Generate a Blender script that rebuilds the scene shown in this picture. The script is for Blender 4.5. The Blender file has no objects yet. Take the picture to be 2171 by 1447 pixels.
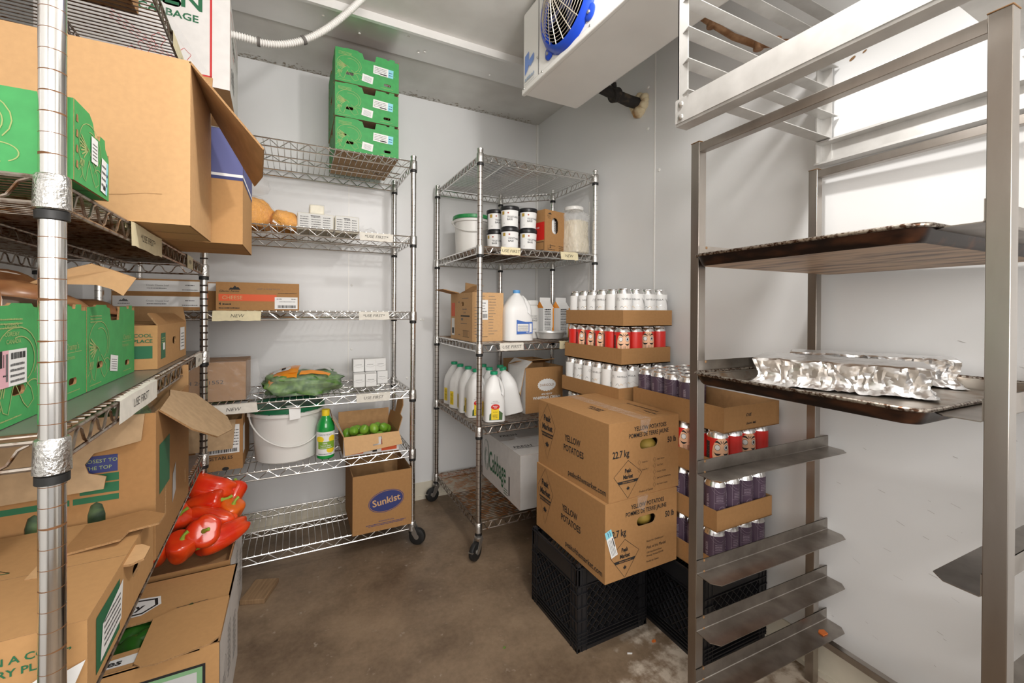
import bpy, bmesh, math, random
from mathutils import Vector, Matrix, noise
from mathutils.geometry import tessellate_polygon
PI = math.pi
random.seed(7)
C = bpy.context.scene.collection
sc = bpy.context.scene

# ---------------------------------------------------------------- camera, light, exposure
EYE = (0, 0, 1.12)
cam = bpy.data.cameras.new('camera')
cam.sensor_width = 36.0
cam.lens = 36.0 * 901.0 / 2171
cam.shift_y = -(723.5 - 660.6) / 2171
cam.clip_start = 0.02
cobj = bpy.data.objects.new('camera', cam)
C.objects.link(cobj)
cobj.matrix_world = (Matrix.Translation(EYE) @ Matrix.Rotation(math.radians(-27), 4, 'Z')
                     @ Matrix.Rotation(math.radians(90 - .25), 4, 'X') @ Matrix.Rotation(math.radians(.304), 4, 'Z'))
sc.camera = cobj
sc.view_settings.view_transform = 'Standard'
sc.view_settings.look = 'None'
sc.view_settings.gamma = 1
sc.view_settings.exposure = 0.25
w = bpy.data.worlds.new('world'); sc.world = w; w.use_nodes = True
w.node_tree.nodes['Background'].inputs[0].default_value = (1.0, .95, .9, 1)
w.node_tree.nodes['Background'].inputs[1].default_value = .45


def area(name, loc, size, power, col, direction, sy=None, shape='RECTANGLE'):
    l = bpy.data.lights.new(name, 'AREA'); l.energy = power; l.color = col
    l.shape = shape; l.size = size; l.size_y = sy or size
    o = bpy.data.objects.new(name, l); C.objects.link(o); o.location = loc
    o.rotation_euler = Vector(direction).to_track_quat('-Z', 'Y').to_euler()
    return o


# the cold room's ceiling lamp, just right of and above the camera
lp = bpy.data.lights.new('ceiling_lamp', 'POINT'); lp.energy = 25; lp.color = (1, .97, .94); lp.shadow_soft_size = .045
lo = bpy.data.objects.new('ceiling_lamp', lp); C.objects.link(lo); lo.location = (.64, .50, 2.06)
# added fill light in the doorway behind the camera, to soften the shadows
area('rear_fill_light', (.2, -1.15, 1.55), 1.5, 40, (1, .965, .93), (0.1, 1, 0.05), 1.3)

# ---------------------------------------------------------------- materials
_m = {}


def mat(name, col=(.8, .8, .8), rough=.5, metal=0, var=0.0, scale=30, bump=0, bscale=None, col2=None, spec=.5, alpha=1,
        trans=0, stretch=None, thr=None, coat=0):
    if name in _m: return _m[name]
    m = bpy.data.materials.new(name); m.use_nodes = True; _m[name] = m
    nt = m.node_tree; b = nt.nodes['Principled BSDF']
    b.inputs['Base Color'].default_value = (*col, 1); b.inputs['Roughness'].default_value = rough
    b.inputs['Metallic'].default_value = metal; b.inputs['Specular IOR Level'].default_value = spec
    b.inputs['Coat Weight'].default_value = coat
    b.inputs['Transmission Weight'].default_value = trans
    if alpha < 1: b.inputs['Alpha'].default_value = alpha
    if var or bump or col2:
        tc = nt.nodes.new('ShaderNodeTexCoord'); mp = nt.nodes.new('ShaderNodeMapping')
        nt.links.new(tc.outputs['Object'], mp.inputs[0])
        if stretch: mp.inputs['Scale'].default_value = stretch
        n = nt.nodes.new('ShaderNodeTexNoise'); n.inputs['Scale'].default_value = scale; n.inputs['Detail'].default_value = 5
        nt.links.new(mp.outputs[0], n.inputs['Vector'])
        if var or col2:
            r = nt.nodes.new('ShaderNodeValToRGB')
            a, c2 = (col, col2) if col2 else (tuple(c * (1 - var) for c in col), tuple(min(1, c * (1 + var)) for c in col))
            e = thr or (.35, .65)
            r.color_ramp.elements[0].position = e[0]; r.color_ramp.elements[1].position = e[1]
            r.color_ramp.elements[0].color = (*a, 1); r.color_ramp.elements[1].color = (*c2, 1)
            nt.links.new(n.outputs['Fac'], r.inputs[0]); nt.links.new(r.outputs[0], b.inputs['Base Color'])
        if bump:
            n2 = n
            if bscale:
                n2 = nt.nodes.new('ShaderNodeTexNoise'); n2.inputs['Scale'].default_value = bscale
                nt.links.new(mp.outputs[0], n2.inputs['Vector'])
            bp = nt.nodes.new('ShaderNodeBump'); bp.inputs['Strength'].default_value = bump
            bp.inputs['Distance'].default_value = .01
            nt.links.new(n2.outputs['Fac'], bp.inputs['Height']); nt.links.new(bp.outputs[0], b.inputs['Normal'])
    return m


def post_mat(name, groove, rust, width, base=(.78, .77, .75), rough=.16):
    """chrome post with a groove every inch, rust gathered in some of the grooves"""
    m = bpy.data.materials.new(name); m.use_nodes = True; nt = m.node_tree; b = nt.nodes['Principled BSDF']
    N = nt.nodes.new; L = nt.links.new
    tc = N('ShaderNodeTexCoord'); sp = N('ShaderNodeSeparateXYZ'); L(tc.outputs['Object'], sp.inputs[0])

    def mt(op, a, c=None):
        n = N('ShaderNodeMath'); n.operation = op
        for i, x in enumerate((a, c)):
            if x is None: continue
            if isinstance(x, (int, float)): n.inputs[i].default_value = x
            else: L(x, n.inputs[i])
        return n.outputs[0]
    nz = N('ShaderNodeTexNoise'); nz.inputs['Scale'].default_value = 90; nz.inputs['Detail'].default_value = 4
    L(tc.outputs['Object'], nz.inputs['Vector'])
    big = N('ShaderNodeTexNoise'); big.inputs['Scale'].default_value = 14; L(tc.outputs['Object'], big.inputs['Vector'])
    z = mt('ADD', sp.outputs[2], mt('MULTIPLY', nz.outputs['Fac'], .0012))
    fr = mt('FRACT', mt('DIVIDE', z, .0254))
    d = mt('ABSOLUTE', mt('SUBTRACT', fr, .5))
    wd = mt('ADD', width, mt('MULTIPLY', mt('MAXIMUM', mt('SUBTRACT', big.outputs['Fac'], .52), 0), rust))
    g = mt('LESS_THAN', d, wd)
    cr = N('ShaderNodeMix'); cr.data_type = 'RGBA'
    cr.inputs[6].default_value = (*base, 1); cr.inputs[7].default_value = (*groove, 1)
    L(g, cr.inputs[0]); L(cr.outputs[2], b.inputs['Base Color'])
    L(mt('SUBTRACT', 1.0, mt('MULTIPLY', g, .85)), b.inputs['Metallic'])
    L(mt('ADD', rough, mt('MULTIPLY', g, .5)), b.inputs['Roughness'])
    return m


CARDB = mat('bright_kraft', (.56, .34, .165), .85, var=.03, scale=90, spec=.2)
CARDM = mat('mid_kraft', (.47, .265, .112), .85, var=.03, scale=90, spec=.2)
CARD = mat('kraft_cardboard', (.37, .198, .080), .85, var=.035, scale=90, spec=.2)
CARD2 = mat('kraft_cardboard_inside', (.40, .235, .11), .9, var=.08, scale=40, spec=.15)
CARDE = mat('cardboard_edge', (.36, .21, .10), .95, var=.2, scale=300, spec=.1)
CARDL = mat('light_kraft', (.58, .36, .18), .85, var=.03, scale=90, spec=.2)
CARDD = mat('corrugated_grey_kraft', (.42, .29, .17), .9, var=.08, scale=50, spec=.15)
GREEN = mat('green_print', (.062, .33, .10), .6, var=.06, scale=40, spec=.3)
TAN = mat('tan_line_print', (.33, .40, .15), .8)
INK = mat('black_ink', (.015, .014, .014), .7)
GREY = mat('grey_ink', (.13, .13, .13), .7)
WHITEP = mat('white_paper', (.78, .78, .77), .7)
WAXW = mat('white_waxed_board', (.72, .70, .68), .45, var=.03, scale=30)
REDP = mat('red_print', (.55, .03, .03), .6)
REDB = mat('bright_red_print', (.62, .025, .018), .4)
NAVY = mat('navy_print', (.03, .04, .16), .6)
BLUEP = mat('dull_blue_print', (.10, .11, .27), .7)
ORNG = mat('orange_print', (.68, .10, .025), .6)
DGRN = mat('dark_green_print', (.015, .13, .055), .6)
TEAL = mat('light_blue_print', (.25, .62, .72), .6)
PINK = mat('pink_print', (.75, .42, .48), .6)
YEL = mat('yellow_print', (.85, .62, .02), .5)
TAPE = mat('cream_masking_tape', (.72, .64, .42), .7, var=.05, scale=60)
TAPEW = mat('white_masking_tape', (.70, .67, .60), .7, var=.05, scale=60)
CHROME = mat('chrome_wire', (.72, .71, .69), .2, 1)
CHROMED = mat('dull_rusty_wire', (.45, .40, .35), .38, 1, col2=(.17, .085, .04), scale=55, thr=(.48, .66))
RUST = mat('rusty_orange_wire', (.42, .36, .30), .4, 1, col2=(.33, .12, .03), scale=30, thr=(.42, .55))
COLLAR = mat('cast_collar', (.62, .61, .59), .3, 1, bump=.25, bscale=260)
BLACKR = mat('black_rubber', (.012, .012, .012), .5)
BLACKP = mat('black_plastic', (.014, .014, .016), .35, spec=.45)
WPLAST = mat('white_plastic', (.75, .74, .71), .35)
MILKP = mat('milky_plastic', (.80, .80, .79), .4)
GCAP = mat('green_cap_plastic', (.01, .30, .14), .35)
BCAP = mat('blue_cap_plastic', (.12, .35, .70), .35)
GLID = mat('dark_green_lid', (.012, .15, .065), .35)
ZINC = mat('zinc_plate', (.5, .49, .47), .35, .9)
STEEL = mat('brushed_stainless', (.46, .43, .40), .30, 1, col2=(.31, .275, .24), scale=12, thr=(.3, .75), stretch=(1, 1, .25))
STEELR = mat('runner_stainless', (.42, .385, .35), .34, 1, col2=(.30, .27, .24), scale=20)
ALUM = mat('aged_aluminium', (.64, .63, .61), .45, .6, col2=(.52, .51, .49), scale=14, bump=.05)
WELD = mat('weld_rust', (.22, .12, .05), .8)
PAN = mat('baked_sheet_pan', (.13, .07, .045), .45, .12, col2=(.52, .35, .21), scale=9, thr=(.34, .56), stretch=(3.0, .8, 1))
PANE = mat('burnt_pan_edge', (.016, .009, .007), .35, .5, col2=(.13, .05, .022), scale=30, thr=(.55, .85), stretch=(1, .3, 1))
PANI = mat('worn_pan_inside', (.40, .36, .31), .4, .8, col2=(.25, .16, .09), scale=30, thr=(.45, .75))
PANR = mat('pan_rim_wire', (.42, .38, .33), .35, .9, col2=(.07, .035, .02), scale=170, thr=(.42, .6))
FOIL = mat('aluminium_foil', (.94, .94, .94), .32, 1, bump=.5, bscale=34)
CANAL = mat('can_aluminium', (.85, .85, .85), .22, 1)
CANW = mat('can_white', (.82, .82, .81), .35)
CANR = mat('can_red', (.66, .022, .015), .3)
CANP = mat('can_purple', (.085, .052, .085), .35)
CANPL = mat('can_purple_line', (.33, .27, .32), .4)
SKIN = mat('can_peach', (.85, .50, .31), .4)
GOLD = mat('can_gold', (.75, .48, .15), .4)
PEPPER = mat('red_pepper_skin', (.68, .022, .008), .16, col2=(.85, .085, .012), scale=9, coat=.4)
PEPO = mat('orange_pepper_skin', (.80, .14, .012), .18, coat=.4)
STEMG = mat('pepper_stem', (.30, .45, .05), .5)
LIME = mat('lime_skin', (.12, .30, .02), .35, col2=(.24, .42, .04), scale=14, bump=.08, bscale=220)
MUSH = mat('mushroom_cap', (.22, .09, .035), .34, col2=(.44, .24, .11), scale=16, thr=(.45, .8))
MUSHW = mat('mushroom_flesh', (.74, .64, .54), .8, var=.12, scale=30)
LEAF = mat('bagged_greens', (.035, .13, .018), .5, col2=(.18, .34, .07), scale=35)
CHEDD = mat('shredded_cheddar', (.95, .40, .006), .55, bump=.6, bscale=180, var=.1, scale=90)
CHEESEW = mat('white_cheese', (.80, .75, .60), .5, var=.06, scale=30)
CORN = mat('pale_grain', (.72, .62, .42), .7, bump=.8, bscale=120, var=.18, scale=90)
POTATO = mat('yellow_potato', (.42, .28, .05), .6, var=.2, scale=20)
BLUEF = mat('blue_fan_shroud', (.012, .06, .50), .3)
WHITEM = mat('white_enamel', (.80, .79, .76), .3, var=.02, scale=6)
PIPEB = mat('black_pipe_insulation', (.02, .017, .015), .8, col2=(.12, .08, .05), scale=30, thr=(.5, .75))
FOAM = mat('expanding_foam', (.72, .62, .42), .9, col2=(.35, .17, .05), scale=18, thr=(.45, .75))
COPPER = mat('rusty_pipe', (.42, .24, .13), .6, .3, col2=(.22, .10, .04), scale=30)
LINER = mat('grey_shelf_liner', (.16, .155, .14), .28, var=.15, scale=6, bump=.04)
LINERB = mat('brown_shelf_liner', (.15, .11, .09), .5, var=.12, scale=20)


def film(name, a, rough, col=(.9, .9, .9)):
    m = bpy.data.materials.new(name); m.use_nodes = True; nt = m.node_tree
    b = nt.nodes['Principled BSDF']; b.inputs['Base Color'].default_value = (*col, 1); b.inputs['Roughness'].default_value = rough
    tc = nt.nodes.new('ShaderNodeTexCoord'); n = nt.nodes.new('ShaderNodeTexNoise'); n.inputs['Scale'].default_value = 22
    bp = nt.nodes.new('ShaderNodeBump'); bp.inputs['Strength'].default_value = .9; bp.inputs['Distance'].default_value = .02
    nt.links.new(tc.outputs['Object'], n.inputs['Vector']); nt.links.new(n.outputs['Fac'], bp.inputs['Height'])
    nt.links.new(bp.outputs[0], b.inputs['Normal'])
    b.inputs['Alpha'].default_value = a
    _m[name] = m
    return m


FILM = film('clear_film', .13, .08)
CLEARP = film('clear_hard_plastic', .32, .2, (.85, .85, .84))
GREENB = mat('green_bottle', (.01, .28, .05), .15, coat=.5)


def floor_mat():
    m = bpy.data.materials.new('stained_concrete'); m.use_nodes = True; nt = m.node_tree; b = nt.nodes['Principled BSDF']
    N = nt.nodes.new; L = nt.links.new
    tc = N('ShaderNodeTexCoord')

    def nz(s, d, off=(0, 0, 0)):
        mp = N('ShaderNodeMapping'); mp.inputs['Location'].default_value = off; L(tc.outputs['Object'], mp.inputs[0])
        n = N('ShaderNodeTexNoise'); n.inputs['Scale'].default_value = s; n.inputs['Detail'].default_value = d
        n.inputs['Roughness'].default_value = .6; L(mp.outputs[0], n.inputs['Vector']); return n.outputs['Fac']

    def ramp(f, p0, c0, p1, c1):
        r = N('ShaderNodeValToRGB'); r.color_ramp.elements[0].position = p0; r.color_ramp.elements[1].position = p1
        r.color_ramp.elements[0].color = (*c0, 1); r.color_ramp.elements[1].color = (*c1, 1); L(f, r.inputs[0]); return r.outputs[0]

    def mix(f, a, c):
        x = N('ShaderNodeMix'); x.data_type = 'RGBA'
        L(f, x.inputs[0]); L(a, x.inputs[6]); L(c, x.inputs[7]); return x.outputs[2]
    base = ramp(nz(3.6, 9), .36, (.095, .060, .034), .64, (.29, .205, .13))
    fine = ramp(nz(60, 3, (3, 1, 0)), .3, (.14, .094, .06), .75, (.27, .20, .14))
    f1 = N('ShaderNodeValue'); f1.outputs[0].default_value = .35
    c = mix(f1.outputs[0], base, fine)
    # paint worn through by the rack at the right
    sp = N('ShaderNodeSeparateXYZ'); L(tc.outputs['Object'], sp.inputs[0])

    def mt(op, a, d):
        n = N('ShaderNodeMath'); n.operation = op
        for i, x in enumerate((a, d)):
            if isinstance(x, (int, float)): n.inputs[i].default_value = x
            else: L(x, n.inputs[i])
        return n.outputs[0]
    dx = mt('SUBTRACT', sp.outputs[0], 1.18); dy = mt('SUBTRACT', sp.outputs[1], .72)
    d = mt('SQRT', mt('ADD', mt('MULTIPLY', dx, dx), mt('MULTIPLY', dy, dy)), 0)
    w_ = mt('ADD', mt('SUBTRACT', .42, d), mt('MULTIPLY', mt('SUBTRACT', nz(7, 7, (9, 2, 0)), .5), 1.1))
    patch = ramp(nz(16, 6, (5, 5, 0)), .38, (.20, .135, .085), .55, (.55, .47, .38))
    wm = N('ShaderNodeMapRange'); L(w_, wm.inputs[0]); wm.inputs[1].default_value = 0; wm.inputs[2].default_value = .12
    c = mix(wm.outputs[0], c, patch)
    # pale specks and scuffs
    sk = N('ShaderNodeMapRange'); L(nz(26, 8, (1, 7, 0)), sk.inputs[0]); sk.inputs[1].default_value = .64; sk.inputs[2].default_value = .74
    pal = ramp(nz(5, 2), .2, (.36, .31, .25), .8, (.36, .31, .25))
    c = mix(sk.outputs[0], c, pal)
    L(c, b.inputs['Base Color'])
    rr = N('ShaderNodeMapRange'); L(nz(8, 4), rr.inputs[0]); rr.inputs[3].default_value = .30; rr.inputs[4].default_value = .62
    L(rr.outputs[0], b.inputs['Roughness'])
    bp = N('ShaderNodeBump'); bp.inputs['Strength'].default_value = .12; L(nz(45, 5), bp.inputs['Height']); L(bp.outputs[0], b.inputs['Normal'])
    return m


FLOOR = floor_mat()
WALL = mat('white_wall_panel', (.725, .728, .728), .33, var=.012, scale=5, bump=.02, bscale=60)
WALLB = mat('cream_cove_base', (.66, .61, .50), .5, var=.06, scale=9)
CEIL = mat('galvanised_ceiling', (.70, .69, .66), .5, .1, col2=(.58, .56, .53), scale=4)
CEILS = mat('ceiling_strip_metal', (.76, .75, .73), .34, .4, var=.05, scale=3)
MOULD = mat('mould_stain', (.33, .28, .22), .9, var=.3, scale=60)

# ---------------------------------------------------------------- mesh builder
_txt = {}


def text_data(s, bold=0.0, shear=0.0):
    k = (s, bold, shear)
    if k not in _txt:
        cu = bpy.data.curves.new('t', 'FONT'); cu.body = s; cu.size = 1; cu.resolution_u = 2; cu.offset = bold; cu.shear = shear
        ob = bpy.data.objects.new('t', cu); me = ob.to_mesh()
        vs = [v.co.to_2d() for v in me.vertices]; fs = [tuple(p.vertices) for p in me.polygons]
        wd = max((v.x for v in vs), default=0)
        ob.to_mesh_clear(); bpy.data.objects.remove(ob); bpy.data.curves.remove(cu)
        _txt[k] = (vs, fs, wd)
    return _txt[k]


class MB:
    def __init__(s):
        s.v = []; s.f = []; s.mi = []; s.sm = []; s.mats = []; s.M = Matrix(); s.fn = None

    def at(s, M): s.M = M; return s

    def add(s, vs, fs, m, smooth=False):
        b = len(s.v)
        for v in vs:
            v = Vector(v)
            if s.fn: v = s.fn(v)
            s.v.append(s.M @ v)
        if m not in s.mats: s.mats.append(m)
        k = s.mats.index(m)
        for f in fs:
            s.f.append([b + i for i in f]); s.mi.append(k); s.sm.append(smooth)
        return s

    def box(s, x0, x1, y0, y1, z0, z1, m, tap=0):
        vs = [(x, y, z) for z in (z0, z1) for y in (y0, y1) for x in (x0, x1)]
        if tap:
            cx, cy = (x0 + x1) / 2, (y0 + y1) / 2
            vs = [(cx + (x - cx) * (1 - tap), cy + (y - cy) * (1 - tap), z) if z == z0 else (x, y, z) for x, y, z in vs]
        return s.add(vs, [(0, 2, 3, 1), (4, 5, 7, 6), (0, 1, 5, 4), (2, 6, 7, 3), (0, 4, 6, 2), (1, 3, 7, 5)], m)

    def tube(s, pts, r, m, n=6, closed=False, cap=True, smooth=True):
        pts = [Vector(p) for p in pts]; vs = []; k = len(pts)
        prev = None
        for i, p in enumerate(pts):
            if closed: t = pts[(i + 1) % k] - pts[i - 1]
            else: t = pts[min(i + 1, k - 1)] - pts[max(i - 1, 0)]
            t.normalize()
            if prev is None:
                a = Vector((0, 0, 1)) if abs(t.z) < .9 else Vector((1, 0, 0)); a = (a - t * a.dot(t)).normalized()
            else:
                a = prev - t * prev.dot(t); a.normalize()
            prev = a; b = t.cross(a); rr = r[i] if isinstance(r, (list, tuple)) else r
            for j in range(n):
                q = 2 * PI * j / n + PI / n; vs.append(p + a * math.cos(q) * rr + b * math.sin(q) * rr)
        fs = []
        for i in range(k if closed else k - 1):
            for j in range(n):
                i2 = (i + 1) % k; fs.append((i * n + j, i * n + (j + 1) % n, i2 * n + (j + 1) % n, i2 * n + j))
        if cap and not closed: fs += [tuple(range(n - 1, -1, -1)), tuple((k - 1) * n + j for j in range(n))]
        return s.add(vs, fs, m, smooth)

    def lathe(s, prof, m, n=24, c=(0, 0, 0), smooth=True, mats=None, sq=None):
        """prof: (radius, z) pairs; mats: one material per profile segment; sq: squareness (superellipse) for bottles"""
        vs = []
        for r, z in prof:
            for j in range(n):
                q = 2 * PI * j / n; cx, cy = math.cos(q), math.sin(q)
                if sq:
                    kx = (abs(cx) ** sq + abs(cy) ** sq) ** (-1 / sq); cx *= kx; cy *= kx
                vs.append((c[0] + r * cx, c[1] + r * cy, c[2] + z))
        for i in range(len(prof) - 1):
            fs = [(i * n + j, i * n + (j + 1) % n, (i + 1) * n + (j + 1) % n, (i + 1) * n + j) for j in range(n)]
            if i == 0: s.add(vs, [], m)
            b = len(s.v) - len(vs); mm = mats[i] if mats else m
            if mm not in s.mats: s.mats.append(mm)
            k = s.mats.index(mm)
            for f in fs: s.f.append([b + x for x in f]); s.mi.append(k); s.sm.append(smooth)
        for i, rev in ((0, True), (len(prof) - 1, False)):
            if prof[i][0] > 1e-5:
                f = [b + i * n + j for j in range(n)]
                if rev: f.reverse()
                mm = mats[min(i, len(mats) - 1)] if mats else m
                s.f.append(f); s.mi.append(s.mats.index(mm)); s.sm.append(False)
        return s

    def poly(s, outer, m, holes=(), t=0.0, mback=None, medge=None, z=0.0):
        loops = [list(outer)] + [list(h) for h in holes]
        flat = [p for l in loops for p in l]
        tris = tessellate_polygon([[Vector((p[0], p[1], 0)) for p in l] for l in loops])
        s.add([(p[0], p[1], z) for p in flat], tris, m)
        if t:
            s.add([(p[0], p[1], z - t) for p in flat], tris, mback or m)
            b = 0
            for l in loops:
                k = len(l)
                vs = [(p[0], p[1], z) for p in l] + [(p[0], p[1], z - t) for p in l]
                s.add(vs, [(i, (i + 1) % k, k + (i + 1) % k, k + i) for i in range(k)], medge or mback or m)
        return s

    def rect(s, x0, y0, x1, y1, m, z=.0006): return s.add([(x0, y0, z), (x1, y0, z), (x1, y1, z), (x0, y1, z)], [(0, 1, 2, 3)], m)

    def rgrid(s, x0, y0, x1, y1, m, nx=8, ny=1, z=.0008):
        vs = [(x0 + (x1 - x0) * i / nx, y0 + (y1 - y0) * j / ny, z) for j in range(ny + 1) for i in range(nx + 1)]
        return s.add(vs, [(j * (nx + 1) + i, j * (nx + 1) + i + 1, (j + 1) * (nx + 1) + i + 1, (j + 1) * (nx + 1) + i) for j in range(ny) for i in range(nx)], m, True)

    def ell(s, cx, cy, rx, ry, m, z=.0007, n=24, rot=0):
        ca, sa = math.cos(rot), math.sin(rot)
        return s.add([(cx + rx * math.cos(q) * ca - ry * math.sin(q) * sa, cy + rx * math.cos(q) * sa + ry * math.sin(q) * ca, z)
                      for q in [2 * PI * i / n for i in range(n)]], [tuple(range(n))], m)

    def stroke(s, pts, wd, m, z=.0007, closed=False):
        pts = [Vector((p[0], p[1])) for p in pts]; k = len(pts); vs = []
        for i in range(k):
            a = pts[i - 1] if (i or closed) else pts[i]; b = pts[(i + 1) % k] if (i < k - 1 or closed) else pts[i]
            d = (b - a)
            if d.length < 1e-9: d = Vector((1, 0))
            d.normalize(); nn = Vector((-d.y, d.x)) * wd / 2
            vs += [(pts[i].x + nn.x, pts[i].y + nn.y, z), (pts[i].x - nn.x, pts[i].y - nn.y, z)]
        fs = [(2 * i, 2 * i + 1, 2 * ((i + 1) % k) + 1, 2 * ((i + 1) % k)) for i in range(k if closed else k - 1)]
        return s.add(vs, fs, m)

    def text(s, t, x, y, h, m, sx=1.0, al='l', bold=0.0, shear=0.0, z=.0009):
        vs, fs, wd = text_data(t, bold, shear); k = h / .70
        x0 = x - {'l': 0, 'c': wd * k * sx / 2, 'r': wd * k * sx}[al]
        return s.add([(x0 + v.x * k * sx, y + v.y * k, z) for v in vs], fs, m)

    def scribble(s, x, y, wd, h, m, gap=.3, z=.0008):
        """a line of print too small to read"""
        e = x + wd
        while x < e:
            l = h * random.uniform(.5, 2.6); l = min(l, e - x)
            s.rect(x, y, x + l, y + h * random.uniform(.75, 1), m, z); x += l + h * gap
        return s

    def build(s, name, parent=None, bevel=0, sharp=35):
        me = bpy.data.meshes.new(name); me.from_pydata([tuple(v) for v in s.v], [], s.f)
        for m in s.mats: me.materials.append(m)
        me.polygons.foreach_set('material_index', s.mi); me.polygons.foreach_set('use_smooth', s.sm)
        me.set_sharp_from_angle(angle=math.radians(sharp)); me.update()
        o = bpy.data.objects.new(name, me); C.objects.link(o)
        if parent: o.parent = parent
        if bevel:
            b = o.modifiers.new('bevel', 'BEVEL'); b.width = bevel; b.segments = 2; b.limit_method = 'ANGLE'
        return o


def T(x, y, z): return Matrix.Translation((x, y, z))
def R(a, ax): return Matrix.Rotation(math.radians(a), 4, ax)


def frame(o, x, y):
    x = Vector(x).normalized(); y = Vector(y).normalized(); z = x.cross(y)
    M = Matrix((x, y, z)).transposed().to_4x4(); M.translation = Vector(o); return M


def face(side, w, d, h):
    return {'front': frame((0, 0, 0), (1, 0, 0), (0, 0, 1)), 'right': frame((w, 0, 0), (0, 1, 0), (0, 0, 1)),
            'left': frame((0, d, 0), (0, -1, 0), (0, 0, 1)), 'back': frame((w, d, 0), (-1, 0, 0), (0, 0, 1)),
            'top': frame((0, 0, h), (1, 0, 0), (0, 1, 0)), 'bottom': frame((0, d, 0), (1, 0, 0), (0, -1, 0))}[side]


def thing(name, label, cat, loc=(0, 0, 0), rotz=0, group=None):
    o = bpy.data.objects.new(name, None); C.objects.link(o); o.location = loc; o.rotation_euler = (0, 0, math.radians(rotz))
    o.empty_display_size = .05
    return tag(o, label, cat, group)


def tag(o, label, cat, group=None):
    o['label'] = label; o['category'] = cat
    if group: o['group'] = group
    return o


def struct(name, mb):
    o = mb.build(name); o['kind'] = 'structure'; return o


def dup(root, loc, rotz=0, label=None, group=None, tilt=None):
    r = root.copy(); C.objects.link(r); r.location = loc; r.rotation_euler = (*(tilt or (0, 0)), math.radians(rotz))
    if label: r['label'] = label
    if group: r['group'] = group
    for ch in list(root.children):
        c = ch.copy(); C.objects.link(c); c.parent = r
        for g in ch.children:
            q = g.copy(); C.objects.link(q); q.parent = c
    return r


# ---------------------------------------------------------------- the room
U0, U1, V0, V1, ZC = -.82, 1.45, -1.3, 2.48, 2.36
struct('floor', MB().box(U0 - .1, U1 + .1, V0, V1 + .1, -.1, 0, FLOOR))
struct('ceiling', MB().box(U0 - .1, U1 + .1, V0, V1 + .1, ZC, ZC + .1, CEIL))
struct('wall_back', MB().box(U0 - .1, U1 + .1, V1, V1 + .1, 0, ZC, WALL))
struct('wall_right', MB().box(U1, U1 + .1, V0, V1, 0, ZC, WALL))
struct('wall_left', MB().box(U0 - .1, U0, V0, V1, 0, ZC, WALL))
b = MB()
b.box(U0, -.5, V0 - .1, V0, 0, ZC, WALL); b.box(.95, U1, V0 - .1, V0, 0, ZC, WALL); b.box(-.5, .95, V0 - .1, V0, 2.15, ZC, WALL)
struct('wall_front', b)
b = MB()
b.box(U0, U1, V1 - .006, V1, 0, .098, WALLB).box(U0, U1, V1 - .012, V1, .0, .02, WALLB)
struct('baseboard_back', b)
b = MB()
b.box(U1 - .006, U1, V0, V1, 0, .098, WALLB).box(U1 - .014, U1, V0, V1, 0, .015, WALLB)
struct('baseboard_right', b)
# sheet-metal strip along the ceiling with its folded lip and rivets, and the mould line over the back wall
b = MB()
b.poly([(U0, 1.865), (U1, 1.865), (U1, 2.095), (U0, 2.095)], CEILS)
b.v = [Vector((v.x, v.y, ZC - .006 - (.012 if v.y < 2 else 0))) for v in b.v]
b.box(U0, U1, 1.852, 1.868, ZC - .034, ZC, CEILS)
for x, y in ((.25, 2.0), (.52, 2.02), (.545, 2.0), (.80, 1.9), (.45, 1.92), (.9, 2.04), (.1, 1.95)):
    b.lathe([(.006, 0), (.005, -.003), (0, -.004)], WHITEM, 10, (x, y, ZC - .014))
struct('trim_1', b)
b = MB()
random.seed(3)
for i in range(420):
    x = random.uniform(-.35, 1.4); y = V1 - abs(random.gauss(0, .022)) - .004
    b.ell(x, y, random.uniform(.002, .009), random.uniform(.001, .004), MOULD, z=ZC - .0008 - i * 1e-6, n=7)
struct('trim_2', b)
# wall panel seams with their screws
b = MB().box(U1 - .002, U1, 1.424, 1.430, .1, ZC, WHITEM)
b.box(U1 - .002, U1, 1.905, 1.911, .1, 1.72, WHITEM)
for y, z in ((1.86, .8), (1.86, 1.1), (1.86, 1.4), (1.86, 1.63), (1.86, 1.0), (1.40, 1.75), (1.47, 1.96), (1.47, 2.15), (1.52, 1.16), (1.40, .5)):
    b.at(T(U1 - .001, y, z) @ R(-90, 'Y')).lathe([(.008, 0), (.007, .003), (0, .005)], WHITEM, 12)
    b.at(Matrix())
struct('trim_3', b)
b = MB().box(.256, .261, V1 - .0015, V1, .1, ZC, WHITEM)
for z in (.6, .9, 1.25, 1.55):
    b.at(T(.275, V1 - .001, z) @ R(90, 'X')).lathe([(.006, 0), (.005, .003), (0, .004)], WHITEM, 12)
for x, z in ((.66, 1.06), (.675, 1.06), (.58, .72)):
    b.at(T(x, V1 - .001, z) @ R(90, 'X')).lathe([(.007, 0), (.006, .003), (0, .005)], WHITEM, 12)
b.at(Matrix())
struct('trim_4', b)
struct('trim_5', MB().box(U1 - .012, U1, V1 - .012, V1, .1, ZC, WHITEM))
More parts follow.
